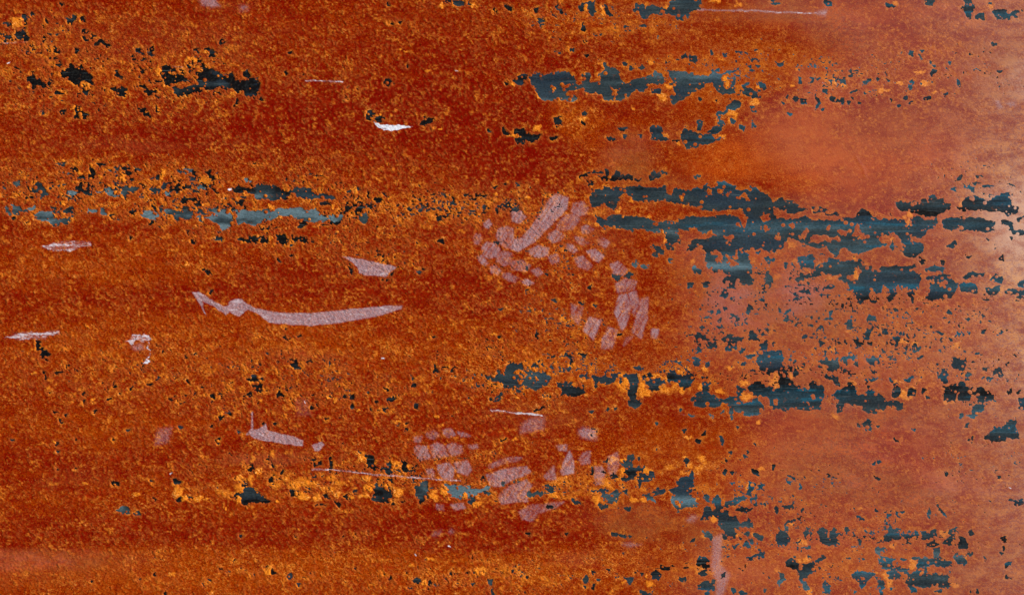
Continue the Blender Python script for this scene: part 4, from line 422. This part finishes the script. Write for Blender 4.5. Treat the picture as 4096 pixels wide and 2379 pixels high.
for tile, item in each(ORANGE):
    x, y, rx, ry = [float(v) for v in item.split(",")]
    P = tile_pts(tile, f"{x},{y}")[0]; k = 1024 / 2520.0; rx *= k; ry *= k; n_or += 1
    s = box(P[0] - rx * 1.8, P[1] - ry * 1.8, P[0] + rx * 1.8, P[1] + ry * 1.8)
    q = np.hypot((WX[s] - P[0] + 5 * fbm(X[s] / 14, Y[s] / 14, 2, 2)) / rx, (WY[s] - P[1] + 5 * fbm(X[s] / 14, Y[s] / 14, 5, 2)) / ry) + .75 * fbm(X[s] / 15, Y[s] / 13, 0, 3)
    v = smooth(1.15, .60, q)
    OID[s] = np.where((v > .5) & (v > orange[s]), n_or, OID[s]); orange[s] = np.maximum(orange[s], v)
gr = smooth(.25, .7, fbm(X / 14, Y / 11, 3, 2) + .35 * fbm(X / 90, Y / 60, 0, 2))
orange = np.maximum(orange, np.clip(dens, 0, 1.6) * .36 * gr)
fiery = sum(a * np.exp(-(((U - cx) / rx) ** 2 + ((V - cy) / ry) ** 2)) for cx, cy, rx, ry, a in [(620, 1205, 180, 34, .50), (900, 1190, 300, 42, .62), (1480, 1190, 150, 40, .66), (1600, 945, 130, 32, .8), (1380, 905, 150, 34, .6), (1700, 1150, 110, 50, .5), (1740, 1400, 140, 50, .5), (2250, 1250, 150, 60, .3), (350, 480, 350, 60, .35), (330, 200, 260, 60, .35), (1120, 505, 200, 35, .5), (1230, 1405, 120, 40, .4), (1050, 1430, 60, 20, .5), (1550, 70, 170, 40, .45), (1720, 210, 130, 60, .4)])
orange = np.maximum(orange, smooth(.15, .75, np.clip(fiery, 0, 1.1) * (.55 + 1.1 * fbm(X / 30, Y / 22, 3, 3))) * .95)
orange = np.maximum(orange, haze * smooth(.38, .62, fbm(X / 13, Y / 9, 5, 2) + .25 * fbm(X / 120, Y / 60, 0, 2)) * .45)
orange = np.maximum(orange, edge * smooth(-.1, .5, fbm(X / 24, Y / 18, 5, 2)) * np.where(X < 2500, .75, .5))
rim = np.maximum(edge * .6, NODE * .55)

# ------------------------------------------------------------------ marks lying on the rust
white = np.zeros(X.shape); mark = np.zeros(X.shape)
LAB = np.zeros(X.shape, np.int32); LAB[:] = np.where(OID > 0, 1000 + OID, 0)
mark_info = []
def put_mark(tile, mode, outline, dst, wht, code, soft=2.5, wobble=1.0):
    P = tile_pts(tile, outline)
    s = box(P[:, 0].min() - 20, P[:, 1].min() - 20, P[:, 0].max() + 20, P[:, 1].max() + 20)
    px = X[s] + (WX[s] - X[s]) * .35 * wobble; py = Y[s] + (WY[s] - Y[s]) * .35 * wobble
    q = line_sd(px, py, P, float(mode[4:]) * .5 + 2.0 * fbm(X[s] / 16, Y[s] / 16, 1, 2)) if mode.startswith("line") else poly_sd(px, py, P)
    q = q + (3.0 if code >= 5000 else 0.0)
    v = smooth(-soft, soft, q); inn = q > 0
    mark[s] = np.maximum(mark[s], v * dst); white[s] = np.maximum(white[s], v * wht)
    LAB[s] = np.where(inn, code, LAB[s])
    F[s] = np.where((q > 0) & (F[s] > 0) & (F[s] < 4), -1.0, F[s])
for k, (tile, kind, label, dst, wht, mode, outline) in enumerate(MARKS):
    soft = 12.0 if kind == 'dust_smear' else (5.0 if kind == 'white_smear' else 2.2)
    put_mark(tile, mode, outline, dst, wht, 3000 + k, soft, {'paint_chip': 2.0, 'bird_dropping': 4.0, 'white_smear': 2.5}.get(kind, 1.0))
tread_codes = []
before = mark.copy()
for k, (kind, label, tile, text) in enumerate(PRINTS):
    codes = []
    for j, outline in enumerate(text.split(";")):
        code = 5000 + 100 * k + j; codes.append(code)
        P = tile_pts(tile, outline); x_, y_ = P[:, 0], P[:, 1]
        ar = abs(np.dot(x_, np.roll(y_, 1)) - np.dot(y_, np.roll(x_, 1))) / 2
        long_bar = k == 0 and j == 8
        st_ = (.48 + .30 * ((j * 37) % 10) / 10) * (1.0 if ar < 9000 else (1.15 if long_bar else .85))
        put_mark(tile, "poly", outline, st_, .0, code, 4.5, .7)
    tread_codes.append(codes)
ang = fbm((X * .82 + Y * .57) / 7, (Y * .82 - X * .57) / 60, 3, 2)      # the prints break up into rubbed strokes
mark = np.where(mark > before, before + (mark - before) * np.clip(1.05 + .6 * ang + .35 * fbm(X / 24, Y / 24, 1, 2), .3, 1.3), mark)
F = np.where(np.abs(F) < .04, .04, F)

# ------------------------------------------------------------------ relief (photograph pixels, 0.29 mm each)
crust = smooth(0, 6, -F)
scab = np.where(X < 2700, smooth(2700, 1500, X), 0) * inside
H = crust * (2.0 + 1.4 * fbm(X / 8, Y / 7.5, 1, 2) + .8 * fbm(X / 48, Y / 34, 4, 2) * inside + 2.2 * orange * inside + 1.6 * rim + scab * (3.0 * edge + 1.8 * np.clip(dens - .3, 0, 1) * smooth(-.2, .6, fbm(X / 15, Y / 12, 0, 2))))
H = H + NODE * 1.8 + (1 - crust) * .18 * fbm(X / 90, Y / 7, 3, 2)
H = H * (.07 + .93 * smooth(3000, 1900, X) * (.6 + .4 * inside)) + crust * .35 * smooth(1900, 3000, X)
# the dent with its scar on the right
Pd = tile_pts('13', "870,85 905,150 940,200 955,275")
sd = box(Pd[:, 0].min() - 40, Pd[:, 1].min() - 40, Pd[:, 0].max() + 40, Pd[:, 1].max() + 40)
H[sd] += .7 * smooth(-9, 5, line_sd(X[sd], Y[sd], Pd, 4.0))

TEAL = np.clip(smooth(2300, 3300, X) * (.25 + .9 * np.exp(-(np.clip(F, 0, 60) / 5.0) ** 2) * smooth(-.2, .5, fbm(X / 50, Y / 12, 2, 2)) + .8 * smooth(.15, .6, fbm(X / 130, Y / 12, 0, 2))), 0, 1)

# ------------------------------------------------------------------ triangles, cut along F = 0
nv = NX * NY
co = np.stack([(X.ravel() - 2048) * S, -(Y.ravel() - 1189.5) * S, H.ravel() * S], 1)
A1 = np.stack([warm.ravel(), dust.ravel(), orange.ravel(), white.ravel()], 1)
A2 = np.stack([vivid.ravel(), rim.ravel(), TONE.ravel(), TEAL.ravel()], 1)
A3 = np.stack([mark.ravel(), tan_sheen.ravel(), np.maximum(np.maximum(haze, .8 * smooth(1350, 1800, U)), .62 * (1 - np.clip(dens * 1.6 - .05, 0, 1))).ravel(), np.clip(haze, 0, 1).ravel()], 1)
f = F.ravel()
idx = np.arange(nv).reshape(NY, NX)
a, b, c, e = idx[:-1, :-1].ravel(), idx[:-1, 1:].ravel(), idx[1:, 1:].ravel(), idx[1:, :-1].ravel()
T = np.concatenate([np.stack([a, e, c], 1), np.stack([a, c, b], 1)])       # counter-clockwise seen from above
pos = f > 0
# connected bare patches over the lattice
lab = np.where(pos, np.arange(nv), nv)
E = np.concatenate([T[:, [0, 1]], T[:, [1, 2]], T[:, [2, 0]]]); E = E[pos[E[:, 0]] & pos[E[:, 1]]]
lab = np.append(lab, nv)
while True:
    m = np.minimum(lab[E[:, 0]], lab[E[:, 1]]); old = lab.copy()
    np.minimum.at(lab, lab[E[:, 0]], m); np.minimum.at(lab, lab[E[:, 1]], m)
    np.minimum.at(lab, E[:, 0], m); np.minimum.at(lab, E[:, 1], m)
    while True:
        nl = lab[lab]
        if (nl == lab).all(): break
        lab = nl
    if (lab == old).all(): break
lab = lab[:-1]
nl_ = LAB.ravel()
# clip
sgn = pos[T]; cnt = sgn.sum(1)
full_pos, full_neg = T[cnt == 3], T[cnt == 0]
mix_t = T[(cnt == 1) | (cnt == 2)]; sm = pos[mix_t]
odd = np.where(sm.sum(1) == 1, np.argmax(sm, 1), np.argmin(sm, 1))        # the lone corner
r = np.arange(len(mix_t)); p0 = mix_t[r, odd]; p1 = mix_t[r, (odd + 1) % 3]; p2 = mix_t[r, (odd + 2) % 3]
lo = np.minimum(p0, p1); hi = np.maximum(p0, p1); lo2 = np.minimum(p0, p2); hi2 = np.maximum(p0, p2)
keys = np.concatenate([lo * nv + hi, lo2 * nv + hi2]); uk, inv = np.unique(keys, return_inverse=True)
ea, eb = uk // nv, uk % nv; t = (f[ea] / (f[ea] - f[eb]))[:, None]
co = np.concatenate([co, co[ea] * (1 - t) + co[eb] * t])
A1 = np.concatenate([A1, A1[ea] * (1 - t) + A1[eb] * t]); A2 = np.concatenate([A2, A2[ea] * (1 - t) + A2[eb] * t]); A3 = np.concatenate([A3, A3[ea] * (1 - t) + A3[eb] * t])
q1 = nv + inv[:len(mix_t)]; q2 = nv + inv[len(mix_t):]
tip = np.stack([p0, q1, q2], 1); r1 = np.stack([q1, p1, p2], 1); r2 = np.stack([q1, p2, q2], 1)
lone_pos = pos[p0]
patch_t = np.concatenate([full_pos, tip[lone_pos], r1[~lone_pos], r2[~lone_pos]])
patch_l = np.concatenate([lab[full_pos[:, 0]], lab[p0[lone_pos]], lab[p1[~lone_pos]], lab[p1[~lone_pos]]])
crust_t = np.concatenate([full_neg, tip[~lone_pos], r1[lone_pos], r2[lone_pos]])
crust_l = np.concatenate([nl_[full_neg[:, 0]], nl_[p0[~lone_pos]], nl_[p1[lone_pos]], nl_[p1[lone_pos]]])

# ------------------------------------------------------------------ materials
class Graph:
    def __init__(self, name):
        self.m = bpy.data.materials.new(name); self.m.use_nodes = True
        self.n = self.m.node_tree.nodes; self.l = self.m.node_tree.links
        self.bsdf = self.n["Principled BSDF"]
        self.pos = self.n.new("ShaderNodeTexCoord").outputs["Object"]
    def put(self, sock, v):
        if isinstance(v, bpy.types.NodeSocket): self.l.new(v, sock)
        else: sock.default_value = v
    def math(self, op, a, b=0.0, clamp=False):
        n = self.n.new("ShaderNodeMath"); n.operation = op; n.use_clamp = clamp
        self.put(n.inputs[0], a); self.put(n.inputs[1], b); return n.outputs[0]
    def ramp(self, v, lo, hi, a=0.0, b=1.0):
        n = self.n.new("ShaderNodeMapRange"); n.interpolation_type = 'SMOOTHSTEP'
        self.put(n.inputs[0], v)
        for k, q in zip((1, 2, 3, 4), (lo, hi, a, b)): n.inputs[k].default_value = q
        return n.outputs[0]
    def mix(self, fac, a, b, mode='MIX'):
        n = self.n.new("ShaderNodeMix"); n.data_type = 'RGBA'; n.blend_type = mode; n.clamp_factor = True
        self.put(n.inputs[0], fac)
        for s, v in ((n.inputs[6], a), (n.inputs[7], b)):
            self.put(s, v if isinstance(v, bpy.types.NodeSocket) else (*v, 1.0))
        return n.outputs[2]
    def noise(self, scale, detail=2.0, rough=.5, stretch=None, off=0.0):
        m = self.n.new("ShaderNodeMapping"); self.l.new(self.pos, m.inputs[0])
        m.inputs[1].default_value = (off, off * .7, 0)
        if stretch: m.inputs[3].default_value = stretch
        n = self.n.new("ShaderNodeTexNoise"); self.l.new(m.outputs[0], n.inputs["Vector"])
        n.inputs["Scale"].default_value = scale; n.inputs["Detail"].default_value = detail; n.inputs["Roughness"].default_value = rough
        return n.outputs[0]
    def voronoi(self, scale, what="Distance"):
        n = self.n.new("ShaderNodeTexVoronoi"); self.l.new(self.pos, n.inputs["Vector"]); n.inputs["Scale"].default_value = scale
        return n.outputs[what]
    def attr(self, name):
        n = self.n.new("ShaderNodeAttribute"); n.attribute_name = name
        s = self.n.new("ShaderNodeSeparateColor"); self.l.new(n.outputs["Color"], s.inputs[0])
        return s.outputs[0], s.outputs[1], s.outputs[2], n.outputs["Alpha"]
    def bump(self, h, strength, dist, prev=None):
        n = self.n.new("ShaderNodeBump"); n.inputs["Strength"].default_value = strength; n.inputs["Distance"].default_value = dist
        self.l.new(h, n.inputs["Height"])
        if prev: self.l.new(prev, n.inputs["Normal"])
        return n.outputs[0]

def rust_material():
    g = Graph("rust")
    warm, dust, orange, white = g.attr("mask_a"); vivid, rim, tone, teal = g.attr("mask_b"); mark, tan_sheen, even, haze = g.attr("mask_c")
    big = g.noise(120, 3, .6, off=.3); mid = g.noise(560, 2, .6, (.8, 1.25, 1)); fine = g.noise(1000, 2, .6, off=.7)
    streak = g.noise(90, 3, .6, (.22, 1, 1), off=1.3); cloud = g.noise(70, 4, .62, (.55, 1, 1), off=5.)
    c5 = lambda v, k: g.math('MULTIPLY', g.math('SUBTRACT', v, .5), k)
    grain = g.math('MULTIPLY', g.math('ADD', c5(mid, 3.0), c5(fine, 3.9)), g.ramp(g.noise(28, 3, .6, (.5, 1, 1), off=20.), .35, .65, .60, 1.10))
    calm = g.math('SUBTRACT', 1.0, g.math('MULTIPLY', even, .48))
    w = g.math('ADD', warm, g.math('MULTIPLY', g.math('ADD', c5(big, 1.3), grain), calm))
    w = g.math('SUBTRACT', g.math('ADD', w, c5(streak, .9)), .24)
    col = g.mix(g.ramp(w, -.30, .95), C_RED, C_ORANGE)
    col = g.mix(g.ramp(w, .80, 1.5), col, C_OCHRE)
    rs = g.ramp(g.noise(55, 4, .75, (.35, 1, 1), off=8.), .54, .70)
    col = g.mix(g.math('MULTIPLY', rs, .55), col, (.34, .018, .0015))
    dk = g.ramp(g.noise(560, 3, .7, off=2.1), .32, .47, .42, 1.0)
    col = g.mix(1.0, col, g.math('MAXIMUM', dk, g.math('MULTIPLY', haze, .8)), 'MULTIPLY')
    vv = g.math('MULTIPLY', vivid, g.ramp(cloud, .3, .62, .35, 1.0))
    col = g.mix(vv, col, g.mix(g.ramp(grain, -.9, .9), (.30, .018, .0015), (.62, .105, .006)))
    # ochre crust
    oc = g.mix(g.ramp(grain, -1.2, .9), (.42, .075, .002), (1.0, .31, .022))
    oc = g.mix(g.ramp(g.math('ADD', grain, c5(big, 2)), .35, 1.4), oc, (1.0, .55, .19))
    col = g.mix(g.math('MULTIPLY', orange, g.ramp(g.math('ADD', grain, orange), -.9, .5, .3, 1.0)), col, oc)
    col = g.mix(g.math('MULTIPLY', g.math('SUBTRACT', 1.0, orange), g.math('MULTIPLY', rim, g.ramp(grain, -.8, .6, .15, .8))), col, (.60, .17, .03))
    # pale oxide dust and a painted sheen: mauve, brick and ochre mottling, turning to tan at the right
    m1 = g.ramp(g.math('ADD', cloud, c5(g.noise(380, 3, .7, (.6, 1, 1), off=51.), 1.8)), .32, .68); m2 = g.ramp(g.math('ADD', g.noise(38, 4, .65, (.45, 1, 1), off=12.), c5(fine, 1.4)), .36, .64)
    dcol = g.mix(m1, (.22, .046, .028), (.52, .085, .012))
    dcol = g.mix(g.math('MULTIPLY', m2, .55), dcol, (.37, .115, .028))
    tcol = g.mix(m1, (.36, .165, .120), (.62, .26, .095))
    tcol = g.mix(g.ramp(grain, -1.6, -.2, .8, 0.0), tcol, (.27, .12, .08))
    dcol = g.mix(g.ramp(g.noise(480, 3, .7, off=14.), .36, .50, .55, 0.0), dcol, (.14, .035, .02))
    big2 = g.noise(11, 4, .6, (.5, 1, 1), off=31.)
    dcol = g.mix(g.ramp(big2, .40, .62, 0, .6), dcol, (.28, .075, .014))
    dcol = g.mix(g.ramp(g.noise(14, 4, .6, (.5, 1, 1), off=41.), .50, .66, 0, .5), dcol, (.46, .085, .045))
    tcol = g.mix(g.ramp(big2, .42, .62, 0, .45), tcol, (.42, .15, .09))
    dcol = g.mix(tan_sheen, dcol, tcol)
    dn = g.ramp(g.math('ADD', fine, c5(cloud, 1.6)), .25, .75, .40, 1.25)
    dcol = g.mix(g.ramp(dust, .62, 1.0, 0, .6), dcol, g.mix(tan_sheen, (.40, .125, .095), (.66, .39, .26)))  # palest where the right-edge sheen is painted
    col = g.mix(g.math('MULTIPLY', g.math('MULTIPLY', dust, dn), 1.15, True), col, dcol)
    col = g.mix(g.math('MULTIPLY', vv, g.math('MULTIPLY', haze, .6)), col, (.50, .078, .010))
    # lilac film and white paint
    mk = g.ramp(g.math('ADD', g.noise(620, 2, .7, off=7.), g.math('MULTIPLY', mark, .30)), .42, .80, .12, 1.0)
    col = g.mix(g.math('MULTIPLY', g.math('MULTIPLY', mark, mk), g.ramp(g.math('ADD', mid, fine), .88, 1.14, 1.0, .62), True), col, g.mix(g.ramp(fine, .36, .60), (.27, .12, .12), (.48, .34, .355)))
    wk = g.ramp(g.math('ADD', c5(g.noise(320, 4, .8, (.22, 1, 1), off=9.), 2.3), g.math('MULTIPLY', white, .80)), .36, .66)
    col = g.mix(g.math('MULTIPLY', wk, g.ramp(white, .02, .45)), col, g.mix(g.ramp(white, .6, .9), (.62, .50, .50), (.74, .73, .75)))
    glint = g.ramp(g.voronoi(360), .0, .22, 1.0, 0.0)
    gsel = g.ramp(g.noise(240, 1, .5, off=11.), .48, .60)
    col = g.mix(g.math('MULTIPLY', g.math('MULTIPLY', glint, gsel), g.math('SUBTRACT', .8, g.math('MULTIPLY', haze, .5))), col, (.80, .28, .06))
    g.put(g.bsdf.inputs["Base Color"], col)
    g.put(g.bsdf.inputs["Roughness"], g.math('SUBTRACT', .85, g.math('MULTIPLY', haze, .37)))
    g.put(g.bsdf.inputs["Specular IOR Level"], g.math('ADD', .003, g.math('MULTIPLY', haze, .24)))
    flat = g.math('SUBTRACT', 1.0, g.math('MULTIPLY', haze, .78))
    n1 = g.bump(g.math('MULTIPLY', mid, flat), .6, .0009); n2 = g.bump(g.math('MULTIPLY', fine, flat), .5, .0005, n1)
    g.put(g.bsdf.inputs["Normal"], n2)
    return g.m
C_RED, C_ORANGE, C_OCHRE = (.200, .0026, .0006), (.385, .053, .0009), (.78, .23, .026)

def steel_material():
    g = Graph("bare_steel")
    vivid, rim, tone, teal = g.attr("mask_b")
    c5 = lambda v, k: g.math('MULTIPLY', g.math('SUBTRACT', v, .5), k)
    st = g.noise(22, 3, .55, (.10, 1.5, 1), off=.4); st2 = g.noise(22, 3, .5, (.14, 3.0, 1), off=2.4); cloud = g.noise(45, 4, .6, (.6, 1, 1), off=4.)
    t = g.math('ADD', g.math('ADD', tone, c5(st, 1.9)), g.math('ADD', c5(st2, .7), c5(cloud, .5)))
    col = g.mix(g.ramp(t, .05, .40), (.005, .004, .004), (.018, .026, .030))
    col = g.mix(g.ramp(t, .34, .70), col, (.034, .051, .054))
    col = g.mix(g.ramp(t, .60, 1.1), col, (.125, .185, .198))
    col = g.mix(g.math('MULTIPLY', g.ramp(g.noise(30, 2, .5, (.3, 1, 1), off=15.), .5, .65), g.ramp(t, .1, .3, 0, .4)), col, (.018, .036, .060))
    col = g.mix(g.math('MULTIPLY', g.math('MULTIPLY', teal, g.ramp(st2, .46, .60)), .6), col, (.014, .13, .19))
    col = g.mix(g.ramp(g.noise(300, 3, .6), .45, .75, 0, .22), col, (.07, .07, .055))
    col = g.mix(1.0, col, g.mix(g.ramp(g.noise(650, 3, .8, (.5, 1, 1)), .32, .68), (.62, .62, .60), (1.32, 1.32, 1.34)), 'MULTIPLY')
    col = g.mix(g.ramp(g.noise(420, 3, .6, (.06, 1, 1), off=17.), .60, .70, 0, .35), col, (.13, .17, .175))
    col = g.mix(g.ramp(g.noise(130, 4, .7, off=19.), .60, .68, 0, .5), col, (.16, .05, .018))
    tick = g.ramp(g.noise(60, 2, .5, (2.6, .18, 1), off=6.), .64, .70)
    col = g.mix(g.math('MULTIPLY', tick, .15), col, (.02, .03, .035))
    g.put(g.bsdf.inputs["Base Color"], col)
    g.bsdf.inputs["Roughness"].default_value = .55
    g.bsdf.inputs["Specular IOR Level"].default_value = .05
    g.put(g.bsdf.inputs["Normal"], g.bump(g.noise(400, 3, .6), .10, .0004))
    return g.m
RUST, STEEL = rust_material(), steel_material()
def plain(name, col, rough):
    g = Graph(name)
    g.put(g.bsdf.inputs["Base Color"], g.mix(g.ramp(g.noise(30, 4, .6), .3, .7), tuple(c * .6 for c in col), col)); g.bsdf.inputs["Roughness"].default_value = rough
    return g.m

# ------------------------------------------------------------------ objects
def empty(name, parent=None):
    o = bpy.data.objects.new(name, None); sc.collection.objects.link(o); o.parent = parent; return o
def mesh_part(name, tris, mat, parent, label=None, kind=None):
    u, inv = np.unique(tris, return_inverse=True); n = len(tris)
    me = bpy.data.meshes.new(name)
    me.vertices.add(len(u)); me.vertices.foreach_set("co", co[u].astype(np.float32).ravel())
    me.loops.add(3 * n); me.loops.foreach_set("vertex_index", inv.astype(np.int32).ravel())
    me.polygons.add(n); me.polygons.foreach_set("loop_start", np.arange(0, 3 * n, 3, dtype=np.int32))
    me.update(calc_edges=True)
    me.polygons.foreach_set("use_smooth", np.ones(n, bool))
    for an, arr in (("mask_a", A1), ("mask_b", A2), ("mask_c", A3)):
        at = me.attributes.new(an, 'FLOAT_COLOR', 'POINT'); at.data.foreach_set("color", arr[u].astype(np.float32).ravel())
    me.materials.append(mat)
    o = bpy.data.objects.new(name, me); sc.collection.objects.link(o); o.parent = parent
    if label: o["label"] = label
    if kind: o["kind"] = kind
    return o

sheet = empty("steel_sheet")
sheet["label"] = "orange-red rusted steel sheet with bare blue-grey patches and faint lilac shoe prints"
sheet["category"] = "steel sheet"

# crust and what lies on it
def grouped(lbl):
    order = np.argsort(lbl, kind='stable'); ls = lbl[order]; cut = np.flatnonzero(np.diff(ls)) + 1
    st = np.concatenate([[0], cut]); en = np.concatenate([cut, [len(ls)]])
    return {int(ls[s]): order[s:e] for s, e in zip(st, en)}
G = grouped(crust_l)
rest = [G.pop(0)]
for code in list(G):
    if code < 3000 and len(G[code]) < 24: rest.append(G.pop(code))
mesh_part("rust_layer", crust_t[np.concatenate(rest)], RUST, sheet, "dark orange-red rust skin covering the sheet")
for code, sel in sorted(G.items()):
    if code < 3000: mesh_part("rust_flake", crust_t[sel], RUST, sheet)
    elif code < 5000:
        tile, kind, label, *_ = MARKS[code - 3000]
        mesh_part(kind, crust_t[sel], RUST, sheet, label)
for (kind, label, _, _), codes in zip(PRINTS, tread_codes):
    pr = empty(kind, sheet); pr["label"] = label
    for code in codes:
        if code in G: mesh_part("tread_mark", crust_t[G[code]], RUST, pr)
# bare patches: the 300 largest one by one, the pin holes together
GP = grouped(patch_l)
def area(sel):
    p = co[patch_t[sel]]; u_, v_ = p[:, 1] - p[:, 0], p[:, 2] - p[:, 0]
    return np.abs(u_[:, 0] * v_[:, 1] - u_[:, 1] * v_[:, 0]).sum() / 2
in_frame = lambda sel: (np.abs(co[patch_t[sel[0], 0], 0]) < .6) and (np.abs(co[patch_t[sel[0], 0], 1]) < .349)
rank = sorted(GP.values(), key=lambda s_: -area(s_) * (1.0 if in_frame(s_) else .01))
for sel in rank[:299]: mesh_part("bare_patch", patch_t[sel], STEEL, sheet)
mesh_part("pinholes", patch_t[np.concatenate(rank[299:])], STEEL, sheet, "tiny dark pinholes peppered through the rust", "stuff")

# the plate itself, 6 mm thick, under the skin
x0, x1 = (XA[0] - 2048) * S, (XA[-1] - 2048) * S; y0, y1 = -(YA[-1] - 1189.5) * S, -(YA[0] - 1189.5) * S
me = bpy.data.meshes.new("plate_body")
zt, zb = -.0004, -.0064
vs = [(x, y, z) for z in (zt, zb) for x, y in ((x0, y0), (x1, y0), (x1, y1), (x0, y1))]
me.from_pydata(vs, [], [(0, 1, 2, 3), (7, 6, 5, 4), (0, 4, 5, 1), (1, 5, 6, 2), (2, 6, 7, 3), (3, 7, 4, 0)])
me.materials.append(plain("plate_edge", (.20, .06, .02), .7))
o = bpy.data.objects.new("plate_body", me); sc.collection.objects.link(o); o.parent = sheet
o["label"] = "thickness of the steel plate under the rust"
print("patches", len(rank), "crust tris", len(crust_t), "patch tris", len(patch_t), "flakes", n_or)
